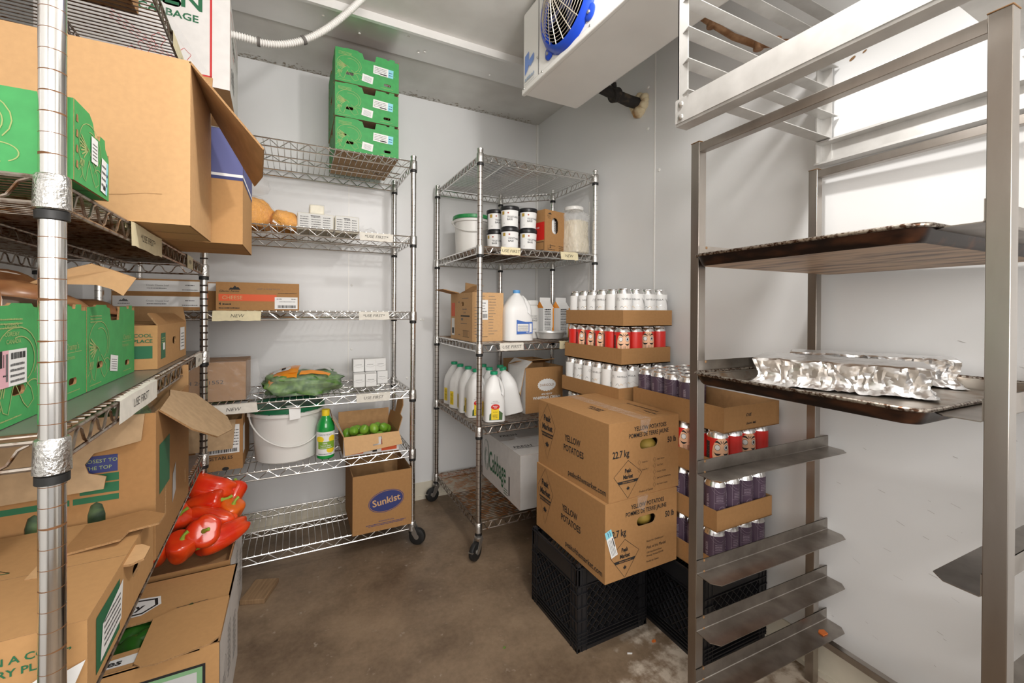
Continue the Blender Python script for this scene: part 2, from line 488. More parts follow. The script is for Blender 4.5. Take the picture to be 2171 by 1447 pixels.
# rust spots and scuffs on the right wall
b = MB().at(frame((U1 - .0005, 0, 0), (0, -1, 0), (0, 0, 1)))
for y, z, r in ((.612, 1.92, .005), (.60, 1.925, .007), (.58, 1.94, .006), (.57, 1.945, .009), (.56, 1.95, .003), (.66, 1.86, .006), (.63, 1.865, .004), (.625, 1.78, .003)):
    b.ell(-y, z, r * 1.5, r * .7, WELD, rot=.5, n=10)
SCUFF = mat('pale_scuff', (.42, .40, .38), .7)
for i in range(60):
    y = random.uniform(.05, .72); z = random.uniform(.2, 1.1); l = random.uniform(.002, .02)
    b.stroke([(-y, z), (-y + l, z - l * random.uniform(.1, .5))], random.uniform(.0004, .0011), SCUFF)
struct('trim_6', b)

# ---------------------------------------------------------------- wire racks
def clip(poly, axis, c):
    """the two crossings of the polygon with the line axis-coordinate == c"""
    o = 1 - axis; xs = []
    for i in range(len(poly)):
        a, d = poly[i], poly[(i + 1) % len(poly)]
        if (a[axis] - c) * (d[axis] - c) < 0: xs.append(a[o] + (d[o] - a[o]) * (c - a[axis]) / (d[axis] - a[axis]))
    return (min(xs), max(xs)) if len(xs) >= 2 else None


def rail(mb, a, d, z, m, drop=.032, pitch=.052, tri=False):
    a = Vector((*a, 0)); d = Vector((*d, 0)); L = (d - a).length; u = (d - a) / L
    mb.tube([a + u * .016 + Vector((0, 0, z)), d - u * .016 + Vector((0, 0, z))], .0030, m)
    mb.tube([a + u * .016 + Vector((0, 0, z - drop)), d - u * .016 + Vector((0, 0, z - drop))], .0030, m)
    n = max(2, round(L / pitch)); pts = []
    for i in range(n * 6 + 1):
        k = i / 6; s_ = math.cos(2 * PI * k); s_ = math.asin(s_) / (PI / 2) * 1.08 if tri else math.copysign(abs(s_) ** .7, s_)
        pts.append(a + u * (.02 + (L - .04) * k / n) + Vector((0, 0, z - drop / 2 + s_ * drop * .43)))
    mb.tube(pts, .0021, m, 5)


def wire_shelf(root, poly, z, axis, mids, m, posts, mw=None, step=.0255, cm=None, pitch=.052, tri=False, truss=True):
    """axis: coordinate the wires are constant in; mids: positions of the trusses under the wires"""
    mb = MB(); mw = mw or m
    for i in range(len(poly)): rail(mb, poly[i], poly[(i + 1) % len(poly)], z, m, pitch=pitch, tri=tri)
    lo = min(p[axis] for p in poly); hi = max(p[axis] for p in poly)
    c = lo + .018
    while c < hi - .01:
        r = clip(poly, axis, c)
        if r:
            r = (r[0] + .002, r[1] - .002); p0 = (c, r[0], z + .004) if axis == 0 else (r[0], c, z + .004); p1 = (c, r[1], z + .004) if axis == 0 else (r[1], c, z + .004)
            mb.tube([p0, p1], .0017, mw, 5)
        c += step
    for q in mids:
        r = clip(poly, 1 - axis, q)
        a, d = ((r[0], q), (r[1], q)) if axis == 0 else ((q, r[0]), (q, r[1]))
        if truss: rail(mb, a, d, z, m, drop=.024, pitch=pitch, tri=tri)
        else: mb.tube([(a[0], a[1], z), (d[0], d[1], z)], .0024, m, 6)
    sh = mb.build('shelf', root)
    for p in posts:
        cb = MB()
        cb.lathe([(.0150, -.040), (.0178, -.038), (.0172, -.018), (.0165, .002), (.0150, .004)], cm or COLLAR, 20, (p[0], p[1], z))
        cb.lathe([(.0135, -.052), (.0160, -.051), (.0160, -.041), (.014, -.040)], BLACKR, 20, (p[0], p[1], z))
        cb.build('collar', sh)
    return sh


def rack_post(root, x, y, z0, z1, m):
    mb = MB().lathe([(.0127, z0), (.0127, z1)], m, 28, (x, y, 0))
    mb.lathe([(.0138, z1 - .004), (.0138, z1 + .004), (.010, z1 + .007), (0, z1 + .008)], COLLAR, 20, (x, y, 0))
    return mb.build('post', root)


def caster(root, x, y, ang, brake=False):
    """swivel caster, wheel bottom at z 0, stem top at .1"""
    M = T(x, y, 0) @ R(ang, 'Z')
    mb = MB().at(M)
    mb.lathe([(.008, .088), (.018, .090), (.018, .097), (.0127, .099), (.0127, .115)], ZINC, 20)
    for s_ in (-1, 1):
        mb.at(M @ frame((0, s_ * .0155, 0), (1, 0, 0), (0, 0, 1)))
        mb.poly([(-.014, .088), (.016, .088), (.034, .045), (.032, .030), (.020, .030), (.006, .05)], ZINC, t=.002)
    if brake: mb.at(M).box(.038, .066, -.012, .012, .048, .052, ZINC).box(.030, .042, -.014, .014, .040, .054, ZINC)
    c = mb.build('caster', root)
    w_ = MB().at(M @ T(.026, 0, .040) @ R(90, 'X'))
    w_.lathe([(.012, -.013), (.030, -.013), (.038, -.010), (.040, -.004), (.040, .004), (.038, .010), (.030, .013), (.012, .013)], BLACKR, 28)
    w_.lathe([(0, -.0145), (.011, -.0145), (.012, .0145), (0, .0145)], ZINC, 16)
    w_.build('wheel', c)


def tape(root, M, L, s, m=TAPE, h=.036, size=.011, sx=1.2, label='cream masking tape label'):
    """masking tape folded over a shelf rail, hand lettered"""
    mb = MB().at(M); n = 8; top = []; bot = []
    for i in range(n + 1):
        top.append((L * i / n, random.uniform(-.001, .0012))); bot.append((L * i / n + (.006 if i in (0, n) else 0) * random.uniform(-1, 1), -h + random.uniform(-.0015, .0015)))
    vs = [(x, y, .0042 + random.uniform(0, .0008)) for x, y in top] + [(x, y, .0042 + random.uniform(0, .0008)) for x, y in bot] + [(x, y + .002, -.004) for x, y in top] + [(x, y - .012, -.0035) for x, y in top]
    k = n + 1; fs = []
    for i in range(n): fs += [(i, i + 1, k + i + 1, k + i), (2 * k + i, 2 * k + i + 1, i + 1, i), (3 * k + i, 3 * k + i + 1, 2 * k + i + 1, 2 * k + i)]
    mb.add(vs, fs, m)
    x = L * .5
    mb.text(s, x, -h * .5 - size * .5 + .001, size, INK, sx * .9, 'c', bold=-.008, shear=.18, z=.0056)
    o = mb.build('tape_label', root); o['label'] = label
    return o


P_RUST = post_mat('chrome_post_rusty_grooves', (.16, .07, .025), .36, .018)
P_FAR = post_mat('chrome_post_dark_grooves', (.03, .018, .012), .5, .10, base=(.62, .60, .57), rough=.22)
P_CLEAN = post_mat('chrome_post_clean', (.22, .21, .20), 0, .028, rough=.2)
P_DULL = post_mat('chrome_post_dull', (.09, .06, .045), .12, .03, base=(.56, .53, .50), rough=.28)

# --- left rack
LR = (-.268, .727, 0); LA = 1.86; LL, LD = 1.23, .44
left = thing('wire_shelving_rack', 'near rusty chrome wire rack along the left wall packed with produce boxes', 'shelving rack', LR, LA)
lp_ = [(0, 0), (0, LL), (-LD, LL), (-LD, 0)]
LZ = (1.838, 1.279, .955, .568)
for i, z in enumerate(LZ): wire_shelf(left, lp_, z, 1, [-LD / 2], CHROMED, lp_, pitch=.062, step=.0175 if i < 2 else .0225)
for i, p in enumerate(lp_):
    o = rack_post(left, p[0], p[1], .1, 2.05, P_RUST if i in (0, 3) else P_FAR)
    caster(left, p[0], p[1], 200)
# cast lettering on the two near collars
for z in LZ[1:3]:
    mb = MB().at(T(0, 0, z))
    def wrap(v): a = v.x / .0178; return Vector((math.sin(a) * (.0181 + v.z), -math.cos(a) * (.0181 + v.z), v.y))
    mb.fn = wrap
    mb.text('Seville Classics', -.006, -.003, .0032, ZINC, .9, 'c', z=.0006)
    mb.text('Made in China', .004, -.034, .003, ZINC, .9, 'c', z=.0006)
    mb.stroke([(.006 + .0085 * math.cos(q), -.0195 + .0085 * math.sin(q)) for q in [i * PI / 12 for i in range(24)]], .0006, ZINC, closed=True, z=.0006)
    mb.text('NSF', .006, -.022, .005, ZINC, .9, 'c', z=.0006)
    o = mb.build('cast_lettering', left)
LM = T(*LR) @ R(LA, 'Z')
def LF(y, z): return frame((.0, y, z), (0, 1, 0), (0, 0, 1))     # on the rail facing the aisle
tape(left, LF(.30, LZ[1] + .003), .24, '*USE FIRST*', TAPE, .044, .014)
tape(left, LF(.86, LZ[1] + .003), .10, 'NEW', TAPE, .040, .012)
tape(left, LF(.24, LZ[2] + .003), .26, 'USE FIRST', TAPEW, .040, .016, label='white masking tape label')
tape(left, LF(1.02, LZ[2] + .003), .13, 'NEW', TAPEW, .038, .012, label='white masking tape label')
tape(left, LF(.66, LZ[0] + .003), .30, '*USE FIRST*', TAPE, .040, .012)

# --- rack against the back wall
BR = (.50, 2.023, 0); BW, BD = 1.125, .437
back = thing('wire_shelving_rack', 'bright chrome wire rack on casters against the back wall, six shelves', 'shelving rack', BR)
bp_ = [(0, 0), (-BW, 0), (-BW, BD), (0, BD)]
BZ = (1.823, 1.466, 1.106, .732, .45, .105)
for z in BZ: wire_shelf(back, bp_, z, 0, [BD / 2], CHROME, bp_, pitch=.077, tri=True)
for p in bp_:
    rack_post(back, p[0], p[1], .10, 1.845, P_CLEAN)
caster(back, 0, 0, -35); caster(back, 0, BD, 60); caster(back, -BW, 0, 20); caster(back, -BW, BD, 100)
def BF(x, z): return frame((x, -.0, z), (1, 0, 0), (0, 0, 1))
tape(back, BF(-.79, BZ[2] + .003), .165, 'NEW', TAPE, .038, .013)
tape(back, BF(-.245, BZ[2] + .002), .13, '*USE FIRST*', TAPEW, .036, .012, label='white masking tape label')
tape(back, BF(-.245, BZ[1] + .002), .15, '*USE FIRST*', TAPEW, .036, .013, label='white masking tape label')
tape(back, BF(-.80, BZ[3] + .003), .16, 'NEW', TAPEW, .038, .014, label='white masking tape label')
tape(back, BF(-.255, BZ[3] + .002), .15, 'USE FIRST', TAPEW, .036, .013, label='white masking tape label')

# --- five-sided corner rack
CR = (.741, 1.777, 0); CA, CB = .647, .41
corner = thing('corner_wire_rack', 'five-sided chrome corner rack on casters in the far corner', 'shelving rack', CR)
cp_ = [(0, 0), (CA, 0), (CA, CB), (CB, CA), (0, CA)]
CZ = (1.821, 1.408, .961, .587, .153)
for i, z in enumerate(CZ):
    mm = CHROME if i == 0 else CHROMED if i < 4 else RUST
    wire_shelf(corner, cp_, z, 1, [.16, .325, .49], CHROME if i < 3 else CHROMED, cp_, mw=mm, step=.0155, truss=False)
for i, p in enumerate(cp_):
    rack_post(corner, p[0], p[1], .10, 1.842, P_CLEAN if i in (1, 2) else P_DULL)
    caster(corner, p[0], p[1], (215, 0, 40, 60, 190)[i], i in (0, 4))
def CF(x, z): return frame((x, 0, z), (1, 0, 0), (0, 0, 1))
tape(corner, CF(.105, CZ[1] + .003), .10, 'USE FIRST', TAPE, .034, .014)
tape(corner, CF(.43, CZ[1] + .003), .105, 'NEW', TAPE, .038, .014)
tape(corner, CF(.10, CZ[2] + .003), .125, 'USE FIRST', TAPEW, .034, .015, label='white masking tape label')
tape(corner, CF(.43, CZ[2] + .003), .09, 'NEW', TAPE, .036, .013)

# ---------------------------------------------------------------- sheet pan rack at the right
PR = (.914, .751, 0); PA = -2.36; PD, PW = .486, .529
pan_rack = thing('sheet_pan_rack', 'stainless sheet pan rack with angle runners standing by the right wall', 'pan rack', PR, PA)
q = .0125
for x, y in ((0, 0), (0, -PW), (PD, 0), (PD, -PW)):
    z1 = 1.545
    mb = MB().box(x - q, x + q, y - q, y + q, 0, z1, STEEL)
    mb.box(x - q - .001, x + q + .001, y - q - .001, y + q + .001, z1, z1 + .002, WELD)
    mb.build('post', pan_rack, bevel=.0015)
for x in (0, PD): MB().box(x - .011, x + .011, -PW + q, -q, 1.520, 1.541, STEEL).build('top_rail', pan_rack, bevel=.001)
MB().box(PD - .01, PD + .01, -PW + q, -q, .135, .155, STEEL).build('lower_rail', pan_rack, bevel=.001)


def runner(z, side, W_=.060):
    """L-shaped runner welded between front and rear post; its flange points into the rack"""
    y0 = -q if side > 0 else -PW + q; s_ = -1 if side > 0 else 1
    mb = MB(); x0, x1 = -.012, PD + .05
    pr = [(0, .034), (0, .003), (.003, 0), (W_, 0)]
    xs = [x0, x0 + .018, x1 - .018, x1]
    vs = []
    for i, x in enumerate(xs):
        for a, h in pr:
            aa = a - (min(.018, W_ * .3) if i in (0, 3) and a > .01 else 0)
            vs += [(x, y0 + s_ * aa, z + h), (x, y0 + s_ * (aa if a else .0016), z + h + (.0016 if a > .001 else 0))]
    k = 8; fs = []
    for i in range(3):
        for j in range(3):
            for o_ in (0, 1):
                a = i * k + 2 * j + o_; fs.append((a, a + 2, a + k + 2, a + k))
        a = i * k + 6; fs.append((a, a + 1, a + k + 1, a + k))
    for i in (0, 3):
        for j in range(3): a = i * k + 2 * j; fs.append((a, a + 1, a + 3, a + 2))
    mb.add(vs, fs, STEELR)
    for z_ in (.002, .03): mb.lathe([(.003, -.003), (.004, 0), (.003, .003)], WELD, 8, (q + .001, y0, z + z_))
    mb.build('runner', pan_rack)


for z in (.182, .312, .457, .709): runner(z, 1); runner(z, -1)
for z in (.9400, 1.2280): runner(z + .0215, 1, .010); runner(z + .0215, -1, .062)


# ---------------------------------------------------------------- white pan rack hung from the ceiling
HR = (.815, .73, 0)
hang = thing('hanging_pan_rack', 'pale aluminium angle rack hung from the ceiling, bolted corners and empty slats', 'pan rack', HR)
HD = .615; HW = .55
for x, sx_ in ((0, 1), (HD, -1)):
    for y, sy_ in ((0, -1), (-HW, 1)):
        mb = MB(); z0 = 1.566; z1 = 2.006 if x == 0 else 1.93
        ax0, ax1 = sorted((x, x + sx_ * .033)); ay0, ay1 = sorted((y, y + sy_ * .003))
        mb.box(ax0, ax1, ay0, ay1, z0, z1, ALUM)
        ax0, ax1 = sorted((x, x + sx_ * .003)); ay0, ay1 = sorted((y, y + sy_ * .028))
        mb.box(ax0, ax1, ay0, ay1, z0, z1, ALUM)
        mb.build('post', hang)
    mb = MB()
    a0, a1 = sorted((x - .004 * sx_, x - .0005 * sx_))
    mb.box(a0, a1, -HW, .004, 1.566, 1.622, ALUM)
    a0, a1 = sorted((x - .001 * sx_, x + sx_ * .034))
    mb.box(a0, a1, -HW, .004, 1.560, 1.566, ALUM)
    if x == HD: mb.box(a0, a1, -HW, 0, 1.622, 1.628, ALUM)
    bm_ = mb.build('beam', hang)
    for z in (1.578, 1.608):
        for y in (-.012, -HW + .012):
            nb = MB().at(T(x - .004 * sx_, y, z) @ R(-90 * sx_, 'Y')).lathe([(.0075, 0), (.0065, .003), (.003, .0045), (0, .005)], ZINC, 14)
            nb.build('bolt', bm_)
for z in (1.632, 1.704, 1.777, 1.850, 1.925, 2.0):
    for y, s_ in ((-.003, -1), (-HW + .003, 1)):
        if s_ > 0 and z < 1.7: continue
        mb = MB()
        mb.at(frame((0, y, z), (1, 0, 0), (0, s_, 0)))
        fw = .036 if s_ < 0 else .155
        mb.poly([(.004, 0), (HD - .006, 0), (HD + .010 * (s_ < 0), fw), (-.010, fw)], ALUM, t=.002 * s_)
        mb.at(Matrix()).box(.004, HD - .006, y - .001, y + .001, z, z + .026, ALUM)
        mb.build('slat', hang)

# ---------------------------------------------------------------- cardboard cartons
CT = .0038


def roundrect(cx, cy, w_, h_, n=6):
    """a slot with round ends"""
    pts = []; r = min(w_, h_) / 2
    hx, hy = w_ / 2 - r, h_ / 2 - r
    for k, (sx_, sy_) in enumerate(((1, 1), (-1, 1), (-1, -1), (1, -1))):
        for i in range(n + 1):
            a = k * PI / 2 + i * PI / 2 / n
            pts.append((cx + sx_ * hx + r * math.cos(a), cy + sy_ * hy + r * math.sin(a)))
    return pts


def carton(name, label, cat, loc, rotz, w, d, h, top=True, m=CARD, mi=CARD2, holes={}, outline={}, prints={}, group=None, skew=0, bottom=True, seam=True, body='body', sidem={}):
    """open or closed cardboard box; local origin = front left bottom corner. holes/outline/prints keyed by side"""
    t = thing(name, label, cat, loc, rotz, group)
    mb = MB()
    for side in ('front', 'right', 'left', 'back'):
        F = face(side, w, d, h); L = w if side in ('front', 'back') else d
        mb.at(F)
        out = outline.get(side) or [(0, 0), (L, 0), (L, h), (0, h)]
        if side in ('front', 'back'): out = [(min(max(x, .0004), L - .0004), y) for x, y in out]
        else: out = [(min(max(x, .0007), L - .0007), y) for x, y in out]
        mb.poly(out, sidem.get(side, m), holes.get(side, ()), CT, mi, CARDE)
        if side in prints: prints[side](mb, L, h)
    if bottom: mb.at(T(0, 0, CT + .0004)).poly([(.0006, .0006), (w - .0006, .0006), (w - .0006, d - .0006), (.0006, d - .0006)], mi, t=CT, mback=m)
    mb.at(face('bottom', w, d, h))
    mb.rect(0, d / 2 - .001, w, d / 2 + .001, INK, .0004)
    if 'bottom' in prints: prints['bottom'](mb, w, d)
    if top:
        mb.at(face('top', w, d, h) @ T(0, 0, .0004))
        if seam:
            mb.poly([(.0006, .0006), (w - .0006, .0006), (w - .0006, d / 2 - .001), (.0006, d / 2 - .001)], m, t=CT, mback=mi, medge=CARDE)
            mb.poly([(.0006, d / 2 + .001), (w - .0006, d / 2 + .001), (w - .0006, d - .0006), (.0006, d - .0006)], m, t=CT, mback=mi, medge=CARDE)
            mb.rect(0, d / 2 - .003, w, d / 2 + .003, INK, -.0038)
        else: mb.poly([(0, 0), (w, 0), (w, d), (0, d)], m, t=CT, mback=mi, medge=CARDE)
        if 'top' in prints: prints['top'](mb, w, d)
    b = mb.build(body, t)
    if skew:
        for v in b.data.vertices: v.co.x += skew * v.co.z
    return t


def flap(root, M, out, m=CARD, mi=CARD2, name='flap', prints=None, bend=None, holes=()):
    """M: frame whose x axis is the hinge and z the outer face; out: outline in it"""
    mb = MB().at(M)
    if bend:
        y0, a = bend; a = math.radians(a)
        mb.fn = lambda v: v if v.y < y0 else Vector((v.x, y0 + (v.y - y0) * math.cos(a) - v.z * math.sin(a), v.z + (v.y - y0) * math.sin(a)))
    mb.poly(out, m, holes, t=CT, mback=mi, medge=CARDE)
    if prints: prints(mb)
    return mb.build(name, root)


def edge(side, w, d, h, ang):
    """frame at the top edge of a side; y continues up the wall, tilted outward by ang degrees (90 = level outward, 180 = hanging down)"""
    return face(side, w, d, h) @ T(0, h, 0) @ R(ang, 'X')


def sticker(root, M, w_, h_, kind='white', name='shipping_label'):
    mb = MB().at(M)
    mb.poly([(0, 0), (w_, 0), (w_, h_), (0, h_)], WHITEP, z=.0014)
    if kind == 'blue':
        mb.rect(w_ * .74, 0, w_, h_, TEAL, .0016)
        for i in range(4): mb.scribble(w_ * .06, h_ * (.18 + .19 * i), w_ * .6, h_ * .07, GREY, z=.0018)
        mb.rect(w_ * .35, h_ * .1, w_ * .68, h_ * .2, INK, .0019)
        for i in range(2): mb.scribble(w_ * .78, h_ * (.25 + .3 * i), w_ * .18, h_ * .1, NAVY, z=.0018)
    elif kind == 'pink':
        mb.rect(0, 0, w_ * .34, h_, PINK, .0016)
        mb.rect(0, h_ * .55, w_ * .12, h_, INK, .0018)
        x = w_ * .42
        while x < w_ * .94: l = random.uniform(.001, .003); mb.rect(x, h_ * .74, x + l, h_ * .92, INK, .0018); x += l + random.uniform(.0007, .002)
        for i in range(4): mb.scribble(w_ * .4, h_ * (.10 + .15 * i), w_ * .5, h_ * .07, GREY, z=.0018)
        mb.scribble(w_ * .15, h_ * .3, w_ * .15, h_ * .05, INK, z=.0018); mb.rect(w_ * .16, h_ * .55, w_ * .18, h_ * .9, INK, .0018)
        mb.rect(w_ * .24, h_ * .15, w_ * .31, h_ * .9, GREY, .0018)
    elif kind == 'barcode':
        x = w_ * .12
        while x < w_ * .88: l = random.uniform(.0006, .002); mb.rect(x, h_ * .08, x + l, h_ * .3, INK, .0018); x += l + random.uniform(.0006, .0018)
        for i in range(4): mb.scribble(w_ * .1, h_ * (.4 + .14 * i), w_ * random.uniform(.4, .8), h_ * .05, GREY, z=.0018)
    else:
        for i in range(5): mb.scribble(w_ * .15, h_ * (.15 + .14 * i), w_ * .7, h_ * .045, GREY, z=.0018)
    return mb.build(name, root)


# ---------------------------------------------------------------- mushroom crates
def mush_art(mb, x, y, s):
    """line drawing of mushrooms in pale print"""
    def P(pts, w_=.0016): mb.stroke([(x + a * s, y + b_ * s) for a, b_ in pts], w_ * s / .12, TAN)
    arc = lambda cx, cy, rx, ry, a0, a1, n=14: [(cx + rx * math.cos(math.radians(a0 + (a1 - a0) * i / n)), cy + ry * math.sin(math.radians(a0 + (a1 - a0) * i / n))) for i in range(n + 1)]
    P(arc(.50, .62, .46, .36, -35, 200)); P(arc(.55, .60, .33, .27, -60, 110))
    for i in range(7):
        a = 150 + i * 14; P([(.40, .55), (.40 + .33 * math.cos(math.radians(a)), .58 + .26 * math.sin(math.radians(a)))], .003)
    P(arc(.28, .42, .24, .17, 20, 230)); P([(.10, .30), (.20, .06), (.30, .02), (.38, .25), (.45, .40)])
    P([(.42, .38), (.62, .10), (.72, .02), (.86, .10), (.80, .24), (.58, .42)])
    P(arc(.84, .22, .18, .12, -60, 170)); P([(.0, .12), (.10, .20), (.16, .10), (.08, .02)])
    for i in range(4): P([(.05 + .05 * i, .22), (.12 + .04 * i, .34)], .0025)


def crate(label, loc, rotz, w, d, h, group, st=('white', 'blue'), full=True, side='front'):
    """green printed mushroom crate with cut-down rim; art on the named side"""
    def out(L):
        k = L / .30
        return [(0, 0), (L, 0), (L, h * .93), (L * .93, h * .93), (L * .93, h), (L * .85, h), (L * .84, h * .95), (L * .80, h * .95), (L * .79, h * .98), (L * .63, h * .98),
                (L * .61, h * .80), (L * .44, h * .80), (L * .41, h * .96), (L * .36, h * .97), (L * .34, h), (L * .16, h), (L * .14, h * .98), (0, h * .97)]

    def hol(L): return [roundrect(L * .22, h * .27, .034, .013), roundrect(L * .81, h * .18, .032, .012)]

    def pr(mb, L, h_):
        mush_art(mb, L * .01, h * .08, L * .40)
        for i in range(3): mb.scribble(L * .05, h * (.86 - .035 * i), L * .2, h * .014, TAN)
        mb.scribble(L * .04, h * .05, L * .2, h * .012, TAN); mb.scribble(L * .7, h * .07, L * .2, h * .012, TAN)
        mb.text('Champ\'s', L * .70, h * .52, h * .07, TAN, 1, 'l'); mb.stroke([(L * .68, h * .49), (L * .93, h * .49)], .001, TAN)
        mb.text('Mushrooms', L * .68, h * .42, h * .045, TAN, .9, 'l')
    art = {side: pr, 'back' if side == 'right' else 'left': pr}
    art.setdefault('front', pr)
    t = carton('mushroom_crate', label, 'crate', loc, rotz, w, d, h, top=False, m=GREEN, mi=CARD2, group=group,
               holes={s: hol(w if s in ('front', 'back') else d) for s in ('front', 'right', 'left')},
               outline={s: out(w if s in ('front', 'back') else d) for s in ('front', 'right', 'left', 'back')}, prints=art)
    F = face(side, w, d, h); L = w if side == 'front' else d
    sticker(t, F @ T(L * .40, h * .15, 0) @ R(-8, 'Z'), .048, .034, 'white')
    if 'blue' in st: sticker(t, F @ T(L * .58, h * .45, 0) @ R(-3, 'Z'), .09, .038, 'blue')
    return t


def mushroom(label, loc, r, rot, tilt, group):
    t = thing('portobello_mushroom', label, 'mushroom', loc, rot, group); t.rotation_euler = (math.radians(tilt[0]), math.radians(tilt[1]), math.radians(rot))
    mb = MB().lathe([(0, .42 * r), (.35 * r, .40 * r), (.66 * r, .30 * r), (.88 * r, .14 * r), (1.0 * r, -.06 * r), (.97 * r, -.13 * r)], MUSH, 28)
    for i, v in enumerate(mb.v): v.z += .05 * r * noise.noise(v * 25 + Vector((rot, 0, 0)))
    mb.build('cap', t, sharp=60)
    MB().lathe([(.97 * r, -.13 * r), (.80 * r, -.05 * r), (.24 * r, .0)], MUSHW, 28).build('gills', t)
    MB().lathe([(.24 * r, .0), (.22 * r, -.45 * r), (.28 * r, -.62 * r), (0, -.66 * r)], MUSHW, 16).build('stem', t)
    return t


LPT = lambda x, y, z: tuple(LM @ Vector((x, y, z)))      # left rack's own coordinates

# on the left rack, second shelf
z = LZ[1] + .0065
def lowcrate_out(L, h_): return [(0, 0), (L, 0), (L, h_ * .60), (L * .88, h_ * .72), (L * .86, h_ * .84), (L * .72, h_ * .84), (L * .70, h_ * .76), (L * .56, h_ * .76), (L * .50, h_ * .92), (L * .40, h_), (0, h_)]
t = carton('mushroom_crate', 'low green mushroom crate on the second shelf, just behind the nearest chrome post', 'crate', LPT(-.385, .02, z), LA, .398, .130, .105, top=False, m=GREEN,
           outline={'right': lowcrate_out(.130, .105), 'back': [(0, 0), (.398, 0), (.398, .07), (0, .07)]}, prints={'front': lambda mb, L, h: mush_art(mb, L * .62, h * .02, .10), 'right': lambda mb, L, h: mush_art(mb, .012, .006, .085)})
F = face('right', .398, .130, .105)
sticker(t, F @ T(.055, .040, 0), .024, .036, 'white'); sticker(t, F @ T(.090, .008, 0) @ R(-6, 'Z'), .026, .050, 'blue')
mb = MB().at(F)
for i in range(4): mb.poly([(.005, .018 + .02 * i), (.012, .018 + .02 * i), (.011, .027 + .02 * i), (.006, .028 + .02 * i)], CARDE, z=.0008)
mb.build('torn_slot', t)
# big plain kraft box with a drooping flap
w_, d_, h_ = .56, .232, .328
big = carton('cardboard_box', 'large plain kraft box on second shelf of left rack, flap drooping over the aisle', 'box', (-.188 - w_, 1.052, LZ[1] + .0065), 0, w_, d_, h_, top=False, m=CARDB,
             prints={'front': lambda mb, L, h: mb.stroke([(L - .14, .045), (L - .10, .050), (L - .07, .056), (L - .045, .057)], .0008, CARDE)})
mb = MB(); P = [(w_, 0, h_), (w_, d_ * .97, h_ - .004), (w_ + .098, d_ * .84, h_ - .185), (w_ + .118, d_ * .55, h_ - .178), (w_ + .128, .0, h_ - .152)]
N_ = Vector((.75, 0, .62)) * CT
mb.add(P, [(0, 1, 2, 3, 4)], CARDB); mb.add([Vector(p) - N_ for p in P], [(0, 1, 2, 3, 4)], CARD2)
mb.add([Vector(p) for p in P] + [Vector(p) - N_ for p in P], [(i, (i + 1) % 5, 5 + (i + 1) % 5, 5 + i) for i in range(5)], CARDE)
mb.build('flap', big)
flap(big, edge('back', w_, d_, h_, 15), [(0, 0), (w_, 0), (w_, .08), (0, .09)])
# box with a blue band
w_, d_, h_ = .42, .25, .290
def blu(mb, L, h):
    mb.rect(0, h - .112, L, h, BLUEP); mb.rect(0, h - .119, L, h - .112, WHITEP); mb.rect(0, h - .127, L, h - .119, NAVY)
bb = carton('cardboard_box', 'kraft box with dull blue upper half and white stripe behind the large plain one', 'box', (-.122 - w_, 1.297, LZ[1] + .0065), 0, w_, d_, h_,
            top=True, m=CARDM, prints={'front': blu, 'right': blu, 'top': lambda mb, L, d: mb.rect(0, 0, L, d, BLUEP)})
# cabbage box on the top shelf
w_, d_, h_ = .46, .36, .31
def cabf(mb, L, h):
    for x in (.05, L - .055): mb.rect(x, .028, x + .006, h - .02, REDP)
    mb.rect(.05, .028, L - .05, .034, REDP)
    mb.text('CABBAGE', L - .085, h - .115, .022, DGRN, 1.1, 'r', bold=.02)
    mb.text('GREEN', L - .075, h - .075, .052, DGRN, 1.1, 'r', bold=.02)
    for i in range(5):
        x = L - .25 + .032 * i; y = .05 + .03 * ((i * 7) % 3)
        mb.stroke([(x + .015 * math.cos(q) * (1 + .3 * math.sin(3 * q)), y + .02 * math.sin(q) * (1 + .2 * math.cos(4 * q))) for q in [k * PI / 10 for k in range(20)]], .0014, REDP, closed=True)
    for i in range(3): mb.stroke([(L - .30, .17 - .012 * i), (L - .20, .10 - .012 * i), (L - .12, .045 - .004 * i)], .001, REDP)
def cabr(mb, L, h):
    mb.rect(.016, .02, .019, h - .035, REDP); mb.rect(.016, h - .038, L - .02, h - .035, REDP)
    mb.text('Sow\'s', .10, h - .12, .03, INK, 1, 'l', bold=.01); mb.text('Sons', .10, .16, .02, REDP, 1, 'l')
    mb.ell(.13, .11, .006, .014, INK)
    for i in range(4): mb.scribble(.05, .05 + .015 * i, .12, .007, GREY)
cab = carton('cardboard_box', 'white waxed cabbage box with red border on the top shelf of left rack', 'box', (-.196 - w_, 1.672, LZ[0] + .0065), 2.5, w_, d_, h_, m=WAXW, top=True,
             prints={'front': cabf, 'right': cabr, 'bottom': lambda mb, L, d: mb.rect(0, 0, L, d, CARDL)},
             holes={'front': [roundrect(w_ - .155, h_ - .068, .050, .028)]})
mb = MB().at(face('front', w_, d_, h_)); mb.poly([(w_ - .25, h_), (w_ - .225, h_), (w_ - .055, .035), (w_ - .075, .03)], FILM, z=.002); mb.build('packing_tape', cab)
# bundle rolled on top shelf near end is out of sight; one plain box seen through the wires
carton('cardboard_box', 'dark kraft box on the left rack top shelf, its underside seen through the wires', 'box', LPT(-.42, .04, LZ[0] + .0065), LA, .36, .60, .16, m=CARD2)

